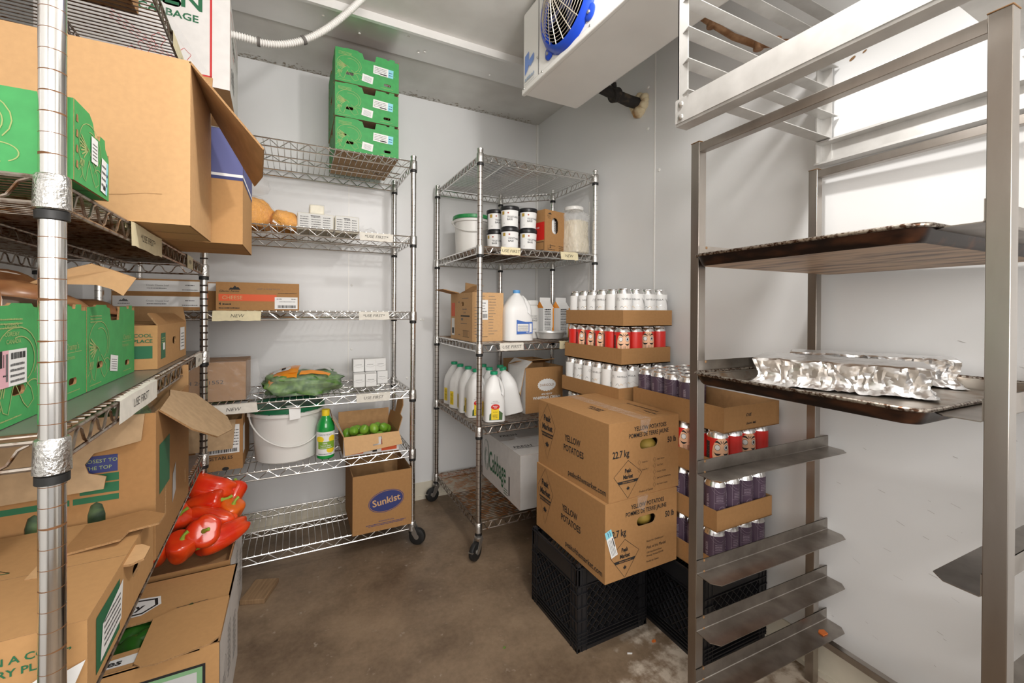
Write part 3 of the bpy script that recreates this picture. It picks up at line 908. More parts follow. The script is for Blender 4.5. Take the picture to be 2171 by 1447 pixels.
# third shelf: liner, two mushroom crates, kraft box
z = LZ[2] + .0065
def liner(label, z, m, y0, y1):
    mb = MB(); nx, ny = 12, 60; vs = []
    for j in range(ny + 1):
        for i in range(nx + 1):
            x = -LD + .012 + (LD - .022) * i / nx; y = y0 + (y1 - y0) * j / ny
            vs.append((x, y, .0012 + .0008 * noise.noise(Vector((x * 9, y * 9, z)))))
    mb.add(vs, [(j * (nx + 1) + i, j * (nx + 1) + i + 1, (j + 1) * (nx + 1) + i + 1, (j + 1) * (nx + 1) + i) for j in range(ny) for i in range(nx)], m, True)
    o = mb.build('shelf_liner'); o.location = LPT(0, 0, z); o.rotation_euler = (0, 0, math.radians(LA)); return tag(o, label, 'shelf liner')
liner('shiny dark grey plastic liner under the green crates on left rack', z, LINER, .018, LL - .02)
z += .0022
GM = 'green mushroom crates on the third shelf of the left rack'
ca = crate('green mushroom crate with pink shipping label, third shelf right behind the nearest post', LPT(-.40, .03, z), LA, .335, .298, .162, GM, ('white',), side='right')
sticker(ca, face('right', .335, .298, .162) @ T(.014, .052, 0), .070, .048, 'pink')
mb = MB().at(face('right', .335, .298, .162)); mb.text('TASSEBO', .03, .128, .006, TAN, 1, 'l'); mb.text('CORE36Y', .03, .118, .006, TAN, 1, 'l'); mb.text('CANADA', .034, .108, .006, TAN, 1, 'l'); mb.build('printed_text', ca)
cb_ = crate('green mushroom crate on the third shelf, between the pink-labelled crate and kraft box', LPT(-.40, .332, z), LA, .335, .298, .162, GM, ('white',), side='right')
random.seed(11)
pos = [(-.125, .085), (-.22, .20), (-.125, .225), (-.28, .08), (-.13, .385), (-.22, .47), (-.125, .525), (-.28, .37), (-.30, .55)]
lab = ['brown portobello in the pink-labelled crate, nearest the post', 'pale portobello edge leaning on the second crate wall in the first crate', 'broad brown portobello beside the second crate in the first crate',
       'portobello at the back left of the pink-labelled crate', 'large tan portobello cap at the near end of the second green crate', 'tilted portobello showing pale flesh in the second green crate',
       'glossy brown portobello at the far corner of the second green crate', 'portobello lying behind the tan cap in the second green crate', 'portobello at the back of the second green crate']
for i, ((x, y), l_) in enumerate(zip(pos, lab)):
    mushroom(l_, LPT(x, y, z + .150 + .012 * (i % 3)), .058 + .006 * (i % 2), random.uniform(0, 360), (random.uniform(-14, 14) - (75 if i in (0, 1, 5) else 0), random.uniform(-12, 22)), 'portobellos in the green crates')
# flapped kraft lid lying over the mushrooms
t = thing('folded_cardboard', 'brown cardboard with slotted flaps propped open above the mushrooms', 'cardboard', LPT(-.40, .0, z + .20), LA)
mb = MB().at(frame((0, 0, 0), (0, 1, 0), (.95, 0, .10)))
mb.poly([(0, 0), (.20, 0), (.20, .16), (0, .16)], CARD2, t=CT, mback=CARD2, medge=CARDE); mb.build('panel', t)
mb = MB(); P = [(-.346, 1.0, 1.188), (-.320, 1.0, 1.197), (-.304, 1.04, 1.190), (-.274, 1.06, 1.177), (-.293, 1.06, 1.143), (-.307, 1.05, 1.155), (-.319, 1.02, 1.161), (-.40, 1.0, 1.160)]
P = [t.matrix_basis.inverted() @ Vector(p) for p in P]; nrm = Vector((0, 1, .3)).normalized() * CT
mb.add(P, [tuple(range(8))], CARDL); mb.add([p + nrm for p in P], [tuple(range(8))], CARD2); mb.add(P + [p + nrm for p in P], [(i, (i + 1) % 8, 8 + (i + 1) % 8, 8 + i) for i in range(8)], CARDE); mb.build('flap', t)
MB().at(frame((.02, .0, -.20), (0, 1, 0), (0, 0, 1))).poly([(0, 0), (.60, 0), (.60, .20), (0, .20)], CARD2, t=CT, mback=CARD2, medge=CARDE).build('back_panel', t)
# kraft box beyond the crates
w_, d_, h_ = .36, .385, .112
def coolf(mb, L, h):
    mb.text('STORE IN A COOL', L - .010, h - .030, .0088, DGRN, 1.05, 'r', bold=.02); mb.text('DRY PLACE', L - .010, h - .044, .0088, DGRN, 1.05, 'r', bold=.02)
    mb.rect(L - .16, .028, L - .010, .060, DGRN)
def coolr(mb, L, h):
    mb.rect(.035, .022, .085, h - .022, DGRN); mb.rect(.055, .045, .075, .065, WHITEP, .0009)
    for i in range(3): mb.scribble(.04, .075 - .006 * i, .035, .003, TAN, z=.001)
kb = carton('cardboard_box', 'small kraft box printed store in a cool dry place, last on third shelf', 'box', LPT(-.385, .655, z), LA, w_, d_, h_, top=False, m=CARDM,
            prints={'front': coolf, 'right': coolr}, holes={'right': [roundrect(.20, .062, .045, .022)]})
flap(kb, edge('back', w_, d_, h_, 12), [(0, 0), (w_, 0), (w_ - .02, .05), (.01, .05)])
flap(kb, edge('right', w_, d_, h_, -38), [(.01, 0), (d_, 0), (d_ - .06, .035), (.03, .04)])
flap(kb, edge('front', w_, d_, h_, -88), [(0, 0), (w_, 0), (w_ - .01, .05), (.01, .05)])
sticker(kb, face('right', w_, d_, h_) @ T(.28, .024, 0), .07, .072, 'white')

# fourth shelf: liner, kraft 'cool dry place' carton, lettuce box
z = LZ[3] + .0065
liner('brown shelf liner under the lettuce box on the lower shelf of left rack', z, LINERB, .018, LL - .02)
z += .0022
w_, d_, h_ = .40, .355, .112
def sf(mb, L, h):
    mb.text('STORE IN A COOL,', L - .016, h - .032, .0095, DGRN, 1.1, 'r', bold=.02); mb.text('DRY PLACE', L - .022, h - .048, .0095, DGRN, 1.1, 'r', bold=.02)
    mb.rect(.02, .0, L - .09, .045, DGRN); mb.rect(L - .045, 0, L - .030, .045, DGRN)
def sr(mb, L, h):
    mb.rect(.03, .012, .135, h - .018, DGRN); mb.poly([(.045, .02), (.14, .025), (.15, .085), (.055, .07)], WHITEP, z=.0012)
    for i in range(5): mb.scribble(.06, .032 + .009 * i, .075, .004, GREY, z=.0016)
def st_(mb, L, d):
    mb.stroke([(L * .48, .13), (L * .62, .15)], .003, DGRN); mb.text('FARM', L * .44, .11, .014, DGRN, 1.2, 'l', bold=.02, shear=.2); mb.stroke([(.10, d * .5 + .03), (.25, d * .5 + .02), (.22, d * .5 + .045)], .002, DGRN)
sb = carton('cardboard_box', 'kraft carton with interlocked lid tabs at the near end of the lower shelf', 'box', LPT(-.385, .06, z), LA, w_, d_, h_, m=CARDM, prints={'front': sf, 'right': sr, 'top': st_}, seam=True,
            holes={'right': [roundrect(.235, .062, .055, .020)]})
flap(sb, face('top', w_, d_, h_) @ T(w_ - .12, d_ * .45, .002) @ R(4, 'Y'), [(0, 0), (.13, -.005), (.145, .01), (.145, .05), (.13, .066), (0, .06)], m=CARDL, name='lid_tab')
flap(sb, face('top', w_, d_, h_) @ T(w_ - .10, d_ * .62, .004) @ R(-6, 'Y'), [(0, 0), (.08, .0), (.085, .03), (.13, .03), (.132, .07), (.09, .12), (.0, .12)], name='lid_tab')
mb = MB().at(T(w_ - .045, -.004, .002) @ R(90, 'X') @ Matrix.Scale(.8, 4)); mb.poly([(-.02, -.05), (.01, -.05), (.055, .072), (.03, .062), (.0, .065), (-.025, .05), (-.03, .0)], WHITEP, t=.0006); mb.build('torn_paper_label', sb)

w_, d_, h_ = .40, .385, .318
def letf(mb, L, h):
    mb.rect(0, .146, L - .135, .158, DGRN); mb.rect(L - .130, .146, L - .06, .158, DGRN)
    mb.rect(L - .120, .205, L - .062, .240, NAVY); mb.text('CLOSEST TO', L - .092, .226, .0072, TAN, 1, 'c'); mb.text('THE TOP', L - .092, .212, .0072, TAN, 1, 'c')
    mb.rect(L - .10, .186, L - .060, .202, DGRN); mb.rect(L - .120, .163, L - .060, .183, DGRN)
def letr(mb, L, h): mb.rect(.03, .13, .13, .24, DGRN); mb.poly([(.16, .06), (.20, .08), (.20, .15), (.165, .13)], mat('grey_label', (.42, .42, .42)), z=.001)
def bottle_hole(cx, cy): return [(cx - .008, cy - .042), (cx + .008, cy - .042), (cx + .014, cy - .025), (cx + .014, cy + .020), (cx + .009, cy + .040), (cx, cy + .046), (cx - .009, cy + .040), (cx - .014, cy + .020), (cx - .014, cy - .025)]
lb = carton('produce_box', 'tall kraft box of bagged greens with open flaps and bottle-shaped holes', 'box', LPT(-.385, .435, z), LA, w_, d_, h_, top=False, prints={'front': letf, 'right': letr},
            holes={'front': [bottle_hole(w_ - .185, .094), bottle_hole(w_ - .095, .100)], 'right': [roundrect(.09, .10, .012, .075), roundrect(.33, .07, .012, .04)]})
flap(lb, edge('front', w_, d_, h_, 172), [(0, 0), (w_ - .018, 0), (w_ - .022, .055), (w_ - .055, .062), (w_ - .095, .070), (w_ - .108, .090), (w_ - .102, .108), (w_ - .075, .118), (w_ - .078, .142), (0, .150)], m=CARDD, mi=CARDD)
flap(lb, edge('right', w_, d_, h_, 138), [(.02, 0), (.16, -.01), (.20, -.02), (.34, .03), (.37, .14), (.30, .17), (.14, .14), (.06, .08)], m=CARDD, mi=CARDD)
flap(lb, edge('back', w_, d_, h_, -3), [(0, 0), (w_, 0), (w_, .055), (0, .06)], m=CARD2)
flap(lb, edge('left', w_, d_, h_, 8), [(0, 0), (d_, 0), (d_, .03), (0, .05)], m=CARD2)


def lumpy(name, label, cat, loc, rx, ry, rz, m, seed, amp=.25, freq=9, group=None, wrap_=None, root=None, flat=.0, rot=0):
    """a soft uneven mass; optional film stretched round it"""
    o = thing(name, label, cat, loc, rot, group) if root is None else root
    for k, (mm, s_, nm) in enumerate(((m, 1, 'contents'), (wrap_, 1.05, 'plastic_film'))):
        if mm is None: continue
        mb = MB(); nu, nv = 40, 22; vs = []
        for j in range(nv + 1):
            th = PI * j / nv
            for i in range(nu):
                q = 2 * PI * i / nu; p = Vector((math.sin(th) * math.cos(q), math.sin(th) * math.sin(q), math.cos(th)))
                p = Vector([math.copysign(abs(c) ** .75, c) for c in p])
                f = 1 + amp * noise.noise(p * freq / 4 + Vector((seed, k * .2, 0))) + amp * .45 * noise.noise(p * freq + Vector((0, seed, k)))
                x, y, z_ = p.x * rx * f * s_, p.y * ry * f * s_, p.z * rz * f * s_
                z_ = max(z_, -rz * (1 - flat)) + rz * (1 - flat) + .001
                vs.append((x, y, z_))
        mb.add(vs, [(j * nu + i, j * nu + (i + 1) % nu, (j + 1) * nu + (i + 1) % nu, (j + 1) * nu + i) for j in range(nv) for i in range(nu)], mm, True)
        mb.build(nm, o, sharp=60)
    return o


lumpy('bag_of_greens', 'clear bag of green leaves filling the tall kraft box', 'bag', LPT(-.185, .63, z + .006), .170, .165, .170, LEAF, 3, wrap_=FILM, flat=.1, amp=.10, freq=14)

# ---------------------------------------------------------------- floor boxes and peppers
w_, d_, h_ = .40, .365, .298
def gf(mb, L, h):
    mb.rect(0, 0, L, .0, INK)
    mb.rect(.0, .0, L - .028, h - .040, INK, .0007); mb.rect(.0, .0, L - .034, h - .046, mat('pale_green_print', (.22, .42, .22)), .0009); mb.rect(.0, .0, L - .045, h - .056, mat('pale_grey_board', (.55, .56, .56)), .0011)
    mb.stroke([(L - .10, h - .075), (L - .15, h - .075), (L - .15, h - .2)], .003, INK, .0014); mb.stroke([(L - .105, h - .082), (L - .142, h - .082), (L - .142, h - .2)], .0015, INK, .0014)
def gr(mb, L, h):
    mb.rect(0, 0, L, h - .004, WAXW, .0006); mb.stroke([(.004, h), (.004, 0)], .002, INK, .0008)
    for k, (x, y, n) in enumerate(((.03, .06, 7), (.14, .10, 9), (.25, .07, 8))):
        for i in range(n): mb.scribble(x, y + .016 * i, .06, .006, GREY, z=.001)
    mb.stroke([(.10 + .012 * math.cos(q), .16 + .035 * math.sin(q)) for q in [i * PI / 8 for i in range(16)]], .0016, INK, .001, closed=True)
    mb.rect(.085, .01, .092, .09, INK, .001)
def boy(mb):
    M0 = mb.M.copy()
    mb.poly([(.11, .200), (.20, .200), (.235, .235), (.225, .275), (.17, .285), (.10, .262)], WHITEP, z=.0010)
    mb.poly([(.115, .205), (.20, .206), (.228, .235), (.22, .268), (.17, .277), (.105, .258)], INK, z=.0012)
    mb.poly([(.12, .211), (.198, .212), (.221, .236), (.214, .262), (.17, .270), (.112, .252)], WHITEP, z=.0014)
    mb.text('Boy', .135, .228, .024, INK, 1.15, 'l', bold=.03, z=.0017)
oy = carton('produce_box', 'open floor box of green peppers with white sides and farm boy badge on lid', 'box', (-.165 - w_, 1.256, 0), 0, w_, d_, h_, top=False, m=CARDM, prints={'front': gf, 'right': gr},
            holes={'right': [roundrect(.20, .20, .012, .05)], 'front': [roundrect(.115, h_ - .030, .042, .018)]})
ft = frame((0, d_, h_), (1, 0, 0), (0, -1, 0)) @ T(0, 0, 0)
flap(oy, face('top', w_, d_, h_) @ T(0, 0, .0), [(0, d_ * .46), (.20, d_ * .46), (.36, d_ * .50), (w_, d_ * .5), (w_, d_), (0, d_)], m=CARDM, prints=boy)
flap(oy, face('top', w_, d_, h_) @ T(0, 0, .004) @ R(1.5, 'X'), [(w_ - .165, .006), (w_ - .150, -.010), (w_ - .12, -.016), (w_ - .02, .0), (w_, .02), (w_, d_ * .49), (w_ - .12, d_ * .49), (w_ - .165, d_ * .43)], m=CARDM, prints=lambda mb: (mb.stroke([(w_ - .12, d_ * .49), (w_ - .05, d_ * .5)], .002, INK, .0012)))
def es(mb):
    mb.poly([(.165, .018), (.235, .018), (.245, .035), (.238, .050), (.17, .045)], WHITEP, z=.001); mb.text('es', .180, .024, .019, INK, 1.2, 'l', bold=.03, z=.0014)
flap(oy, face('top', w_, d_, h_) @ T(0, 0, -.002), [(0, 0), (w_ - .04, 0), (w_ - .06, d_ * .20), (0, d_ * .16)], m=CARDM, prints=es)


def pepper_parts(t, L, r, m, seed, bend=0.0):
    nu, nv = 44, 26; vs = []; mb = MB()
    for j in range(nv + 1):
        s_ = j / nv
        e = abs(2 * (s_ ** .85) - 1); pr = max(0, 1 - e ** 3.4) ** .42 * (1 - .30 * s_ ** 1.3)
        for i in range(nu):
            q = 2 * PI * i / nu
            lob = .86 + .16 * abs(math.cos(1.5 * q + seed)) ** .8 + .05 * noise.noise(Vector((math.cos(q) * 1.3, math.sin(q) * 1.3, s_ * 3 + seed)))
            rr = r * pr * lob * 1.1
            z = L * s_
            c = (rr / (r * 1.05))
            if s_ < .2: z += L * .10 * (1 - min(1, c)) * (1 - s_ / .2)
            if s_ > .8: z -= L * .08 * (1 - min(1, c * 1.4)) * (s_ - .8) / .2
            z += L * .035 * math.cos(3 * q + 2 * seed) * s_ ** 3
            vs.append((rr * math.cos(q) + bend * math.sin(PI * s_ * .9) * L, rr * math.sin(q), -z + L / 2))
    mb.add(vs, [(j * nu + i, j * nu + (i + 1) % nu, (j + 1) * nu + (i + 1) % nu, (j + 1) * nu + i) for j in range(nv) for i in range(nu)], m, True)
    mb.build('fruit', t, sharp=75)
    z0 = L / 2
    sb_ = MB().tube([(0, 0, z0 - .13 * L), (.0, 0, z0 - .04 * L), (.004, .001, z0 + .05 * L), (.014, .003, z0 + .12 * L)], [.010, .0055, .0045, .006], STEMG, 8)
    sb_.lathe([(0, z0 - .10 * L), (.013, z0 - .105 * L), (.017, z0 - .125 * L), (0, z0 - .14 * L)], STEMG, 10)
    sb_.build('stem', t)


def aim(v):      # rotation that points the stem end (local z) along v
    return Vector(v).to_track_quat('Z', 'Y').to_euler()


pep = [  # centre, length, radius, direction the stem end points, bend, mat, label
    ((-.325, 1.695, .350), .095, .045, (.15, -.35, .9), 0, PEPPER, 'squat red pepper with thin pale stem at the near left of the heap'),
    ((-.268, 1.722, .378), .105, .050, (.10, -.90, .40), 0, PEPPER, 'red pepper facing the aisle with a bright green stem in front'),
    ((-.225, 1.775, .334), .185, .040, (-.75, -.60, -.10), .10, PEPPER, 'long curved red pepper along the right rim of the box'),
    ((-.262, 1.825, .372), .165, .046, (-.9, .25, .15), 0, PEPPER, 'long orange-red pepper lying across the middle of the heap'),
    ((-.212, 1.865, .368), .095, .040, (.3, -.3, .9), 0, PEPO, 'orange pepper tucked behind the red ones at the right'),
    ((-.292, 1.885, .412), .135, .043, (.95, -.25, .10), 0, PEPPER, 'red pepper with curled green stem pointing right, under the topmost'),
    ((-.272, 1.935, .448), .160, .046, (-.9, .1, .25), .10, PEPPER, 'topmost arched red pepper at the back of the heap'),
    ((-.215, 1.940, .400), .110, .043, (.2, .6, .5), 0, PEPPER, 'red pepper at the back right corner of the heap'),
    ((-.375, 1.82, .395), .12, .046, (.5, -.5, .5), 0, PEPPER, 'red pepper at the hidden left of the heap beside the rack'),
    ((-.385, 1.93, .390), .12, .046, (-.3, .5, .5), 0, PEPPER, 'red pepper at the far left of the heap under the shelf'),
    ((-.40, 1.71, .345), .11, .045, (0, -.5, .6), 0, PEPPER, 'red pepper half hidden behind the rack rail at heap left'),
]
w_, d_, h_ = .40, .345, .298
pb = carton('produce_box', 'open floor box heaped with red peppers, green-bordered front, behind the green pepper box', 'box', (-.188 - w_, 1.652, 0), 0, w_, d_, h_, top=False, prints={'front': gf, 'right': gr},
            holes={'right': [roundrect(.20, .20, .012, .05)]})
flap(pb, edge('right', w_, d_, h_, 4), [(0, 0), (d_, 0), (d_, .006), (0, .004)])
MB().box(CT + .001, w_ - CT - .001, CT + .001, d_ - CT - .001, .20, .262, CARD2).build('inner_tray', pb)
for i, (p_, L, r, dr, bd, m, l_) in enumerate(pep):
    t = thing('bell_pepper', l_, 'pepper', p_, 0, 'peppers heaped in the floor box'); t.rotation_euler = aim(dr)
    pepper_parts(t, L, r, m, i * 1.7, bend=bd)
t = thing('bell_pepper', 'lone red pepper on the lower shelf liner behind the tall greens box', 'pepper', LPT(-.055, .90, LZ[3] + .06)); t.rotation_euler = (1.5, .3, .4); pepper_parts(t, .10, .043, PEPPER, 5)
for i, (x, y) in enumerate(((-.33, 1.40), (-.27, 1.41), (-.30, 1.34), (-.37, 1.43), (-.36, 1.36), (-.24, 1.45))):
    t = thing('green_pepper', ('green pepper at the left of the lid opening', 'green pepper in the middle of the lid opening', 'green pepper at the near edge of the lid opening', 'green pepper deep behind the badge in the box',
                               'green pepper at the near left inside the box', 'green pepper at the far right inside the box')[i], 'pepper', (x, y, .255), i * 50, 'green peppers in the floor box'); t.rotation_euler = (1.3 + i * .2, .4 * i, i)
    pepper_parts(t, .085, .038, mat('green_pepper_skin', (.022, .10, .012), .3), i)

# ---------------------------------------------------------------- things on the back rack
zt = [z + .0062 for z in BZ]
G3 = 'stacked mushroom crates on top of the back rack'
for i, (l_, dx, st) in enumerate((('green mushroom crate, bottom of the stack of three on the back rack', 0, 1), ('green mushroom crate, middle of the stack of three on the back rack', -.002, 1), ('green mushroom crate with torn rim, topmost of the stack on the back rack', -.002, 1))):
    c_ = crate(l_, (.155 + dx - .0 * i, 2.045 + (0, -.004, -.01)[i], zt[0] + .1525 * i), (0, .4, .4)[i], .279, .37, .152, G3, ('white', 'blue'))
    mb = MB().at(face('bottom', .279, .37, .152))
    mb.poly([(0, 0), (.279, 0), (.279, .37), (0, .37)], CARDD, z=.0005)
    for (x, y, a) in ((.07, .10, 30), (.2, .12, -30), (.07, .28, -30), (.2, .27, 30)):
        mb.stroke([(x, y), (x + .04 * math.cos(math.radians(a)), y + .04 * math.sin(math.radians(a)))], .007, INK, .0012)
    mb.build('base', c_)

# bag of shredded cheddar
lumpy('bag_of_cheese', 'clear bag of orange shredded cheese at the left end of second shelf', 'bag', (-.215, 2.20, zt[1]), .125, .11, .080, CHEDD, 8, wrap_=FILM, flat=.3, amp=.16, freq=6)
o = lumpy('bag_of_cheese', 'second bag of orange cheese slumped right with grey printed label', 'bag', (-.045, 2.19, zt[1]), .058, .11, .048, CHEDD, 21, wrap_=FILM, flat=.3, amp=.16, freq=6)
sticker(o, frame((-.045, -.095, .02), (.9, .25, -.35), (.15, .45, .75)), .085, .075, 'white')
# air-filled film above the bag
o = lumpy('plastic_bag', 'puffed empty top of a clear plastic bag above orange cheese', 'bag', (-.19, 2.22, zt[1] + .155), .085, .08, .04, FILM, 4, flat=0, amp=.12)
# vacuum packed cheese blocks
def block(label, x, y, z, w, d, h, group='vacuum-packed cheese blocks on the second shelf', printed=True, rot=0):
    t = thing('cheese_block', label, 'cheese', (x, y, z), rot, group)
    MB().box(0, w, 0, d, 0, h, CHEESEW).build('block', t, bevel=.006)
    mb = MB().box(-.003, w + .003, -.003, d + .003, .0, h + .003, FILM)
    mb.at(frame((w, .01, h * .5), (1, .1, .3), (0, 1, 0))); mb.poly([(0, 0), (.03, .01), (.035, d - .03), (0, d - .02)], FILM)
    mb.build('plastic_film', t, bevel=.005)
    if printed:
        mb = MB().at(frame((0, -.0042, 0), (1, 0, 0), (0, 0, 1)))
        mb.poly([(.004, .006), (w - .004, .006), (w - .004, h - .004), (.004, h - .004)], mat('clear_label', (.62, .62, .60)), z=.0004)
        for i in range(5):
            mb.scribble(w * .08, h * (.18 + .14 * i), w * .22, h * .05, GREY); mb.scribble(w * .38, h * (.18 + .14 * i), w * .25, h * .05, GREY); mb.scribble(w * .7, h * (.18 + .14 * i), w * .2, h * .05, GREY)
        mb.rect(w * .36, h * .82, w * .62, h * .86, INK)
        mb.build('printed_label', t)
    return t
block('long clear-wrapped cheese block with grey print lying left on the second shelf', .005, 2.10, zt[1], .15, .16, .075)
block('clear-wrapped cheese block lying right of the long printed one', .160, 2.11, zt[1], .105, .16, .078)
block('bare cream block set on top of the wrapped cheese', .055, 2.14, zt[1] + .0785, .062, .10, .045, printed=False)
lumpy('plastic_bag', 'crumpled clear wrapper right of the cheese blocks', 'wrapper', (.315, 2.20, zt[1]), .045, .07, .022, FILM, 14, flat=.3, amp=.4)

# cheese carton
def mountain(mb, x, y, s, m=INK):
    mb.poly([(x, y), (x + .2 * s, y + .22 * s), (x + .32 * s, y + .14 * s), (x + .52 * s, y + .40 * s), (x + .68 * s, y + .22 * s), (x + .78 * s, y + .28 * s), (x + s, y)], m, z=.0008)
def chf(mb, L, h):
    mountain(mb, .042, h - .030, .042); mb.text('Glacier Farms', .010, h - .040, .0085, INK, 1.0, 'l', shear=.3)
    mb.text('LOT 4 X 09 20-22', .14, h - .028, .006, GREY, 1.3)
    mb.rect(.009, h - .076, L - .085, h - .048, ORNG); mb.text('CHEESE', .020, h - .069, .0145, CARDL, 1.0, 'l', bold=.01)
    mb.text('4', .010, .022, .010, INK, 1, 'l', bold=.03); mb.scribble(.022, .023, .030, .005, INK); mb.scribble(.010, .008, .07, .004, INK)
    mb.scribble(L - .08, h - .043, .07, .0025, INK); mb.rect(L - .092, .006, L - .006, .056, WHITEP, .0009)
    mb.scribble(L - .085, .047, .02, .003, INK, z=.0012); mb.scribble(L - .03, .047, .018, .003, INK, z=.0012); mb.scribble(L - .075, .036, .06, .002, GREY, z=.0012)
    x = L - .08
    while x < L - .012: l = random.uniform(.001, .003); mb.rect(x, .011, x + l, .022, INK, .0012); x += l + random.uniform(.0006, .002)
carton('cheese_carton', 'kraft carton with orange CHEESE band on the third shelf of the back rack', 'box', (-.283, 2.045, zt[2]), 0, .297, .30, .114, prints={'front': chf})
def slimf(mb, L, h):
    mb.rect(0, .0, L, .0, WHITEP); mb.rect(.003, .012, L - .003, h - .006, WHITEP); mountain(mb, .02, h * .55, .03, GREY); mb.scribble(.018, h * .40, .035, .003, GREY)
    mb.text('Cream Cheese Loaf', L * .50, h * .55, .006, GREY, 1, 'c'); mb.scribble(L * .38, h * .38, .06, .003, GREY); mb.scribble(L - .05, h * .6, .03, .004, GREY); mb.scribble(L - .06, h * .3, .05, .003, GREY)
for i in range(2):
    carton('cheese_carton', ('flat kraft carton with white printed strip, lower of two left of the cheese carton', 'flat kraft carton with white printed strip, upper of two left of the cheese carton')[i], 'box',
           (-.612, 2.09, zt[2] + .0605 * i), 0, .272, .30, .060, prints={'front': slimf}, group='flat cartons on the back rack')
carton('small_carton', 'small kraft carton with white label between the flat cartons and cheese carton', 'box', (-.334, 2.12, zt[2]), 0, .045, .20, .115, prints={'front': lambda mb, L, h: mb.rect(.004, h - .035, L - .004, h - .004, WHITEP)})

# fourth shelf of the back rack
b15 = carton('cardboard_box', 'film-wrapped kraft box stamped 04H 14 1552 on the fourth back shelf', 'box', (-.545, 2.095, zt[3]), 0, .36, .22, .160,
             prints={'front': lambda mb, L, h: (mb.text('04H 24  1552', L - .155, .072, .015, INK, 1.3, 'c'))})
mb = MB(); n = 16
mb.box(-.004, .364, -.004, .224, .001, .164, FILM)
mb.add([(.364, -.004, .001), (.40, .01, .001), (.41, .03, .10), (.40, .02, .17), (.364, -.004, .164)], [(0, 1, 2, 3, 4)], FILM)
mb.build('plastic_film', b15)
vb = lumpy('bag_of_greens', 'bag of leafy greens with orange and white printing on the fourth back shelf', 'bag', (.035, 2.19, zt[3]), .155, .125, .060, LEAF, 31, wrap_=FILM, flat=.4, amp=.28)
mb = MB()
def drape(x, y):
    k = max(0, 1 - (x / .165) ** 2 - (y / .16) ** 2)
    return .035 + .082 * k ** .5 + .004 * noise.noise(Vector((x * 40, y * 40, 3)))
def patchp(poly_, m, dz=0):
    x0 = min(p[0] for p in poly_); x1 = max(p[0] for p in poly_); y0 = min(p[1] for p in poly_); y1 = max(p[1] for p in poly_); nx = ny = 10; vs = []
    for j in range(ny + 1):
        for i in range(nx + 1):
            a, c = i / nx, j / ny; p = [(1 - a) * (1 - c) * poly_[0][k] + a * (1 - c) * poly_[1][k] + a * c * poly_[2][k] + (1 - a) * c * poly_[3][k] for k in (0, 1)]
            vs.append((p[0], p[1], drape(*p) + dz))
    mb.add(vs, [(j * (nx + 1) + i, j * (nx + 1) + i + 1, (j + 1) * (nx + 1) + i + 1, (j + 1) * (nx + 1) + i) for j in range(ny) for i in range(nx)], m, True)
patchp([(-.14, -.09), (-.03, -.13), (-.01, .02), (-.13, .07)], ORNG2 := mat('bag_orange_print', (.85, .30, .02), .3), .004)
patchp([(-.125, -.05), (-.055, -.06), (-.05, -.01), (-.12, .0)], WHITEP, .006)
patchp([(-.02, -.12), (.10, -.10), (.11, -.075), (-.01, -.085)], ORNG2, .004)
patchp([(-.06, -.10), (-.03, -.10), (-.035, -.06), (-.06, -.06)], ORNG2, .008)
patchp([(.04, -.05), (.12, -.04), (.11, .03), (.04, .03)], mat('bag_grey_print', (.55, .55, .54), .3), .004)
mb.ell(0, 0, 0, 0, INK)
patchp([(-.09, -.045), (-.073, -.047), (-.072, -.025), (-.088, -.022)], INK, .009)
o = mb.build('printed_film', vb)
# small white packs
random.seed(5)
cubes = [(.262, 2.250, 0, 'rear left, lower'), (.318, 2.252, 0, 'rear middle, lower'), (.374, 2.250, 0, 'rear right, lower'), (.258, 2.252, 1, 'rear left, upper'), (.314, 2.252, 1, 'rear middle, upper'), (.366, 2.252, 1, 'rear right, upper'),
         (.252, 2.185, 0, 'front left'), (.307, 2.180, 0, 'front right')]
for x, y, k, l_ in cubes:
    t = thing('butter_block', 'white paper-wrapped block, %s of the small stack on back rack' % l_, 'butter', (x, y, zt[3] + .0655 * k), random.uniform(-3, 3), 'white wrapped blocks on the back rack')
    MB().box(0, .053, 0, .062, 0, .064, WHITEP).build('block', t, bevel=.003)
    mb = MB().at(frame((0, -.0003, 0), (1, 0, 0), (0, 0, 1))); mb.stroke([(.003, .030), (.026, .022), (.050, .030)], .0006, GREY); mb.scribble(.01, .035, .03, .002, GREY); mb.build('wrapper_fold', t)

# fifth shelf of the back rack
w_, d_, h_ = .30, .27, .205
def vegf(mb, L, h):
    mb.text('VEGETABLES', L - .035, .045, .013, INK, 1.05, 'r', bold=.01); mb.rect(L - .16, .068, L - .012, h - .02, WHITEP)
    x = L - .15
    while x < L - .02: l = random.uniform(.001, .004); mb.rect(x, .073, x + l, .088, INK, .0009); x += l + random.uniform(.0008, .003)
    for i in range(6): mb.scribble(L - .05, .10 + .012 * i, .035, .005, GREY)
    mb.ell(L - .06, .006, .012, .007, INK)
vg = carton('produce_box', 'kraft box printed VEGETABLES with its front flap folded down, left of the white bucket', 'box', (-.494, 2.085, zt[4]), 0, w_, d_, h_, top=False, prints={'front': vegf, 'right': lambda mb, L, h: mb.rect(.0, .06, .07, h - .03, WHITEP)})
flap(vg, edge('front', w_, d_, h_, 163), [(-.0, 0), (w_ - .025, 0), (w_ - .032, .115), (.0, .118)], m=CARDD, mi=CARDD)
flap(vg, edge('right', w_, d_, h_, 5), [(0, 0), (d_, 0), (d_, .022), (0, .020)], m=CARDD)
flap(vg, edge('back', w_, d_, h_, 10), [(0, 0), (w_, 0), (w_, .01), (0, .01)], m=CARD2)
lumpy('bag_of_greens', 'dark greens filling the open VEGETABLES box', 'bag', (-.344, 2.22, zt[4] + .006), .128, .112, .085, LEAF, 41, flat=.3, amp=.25)


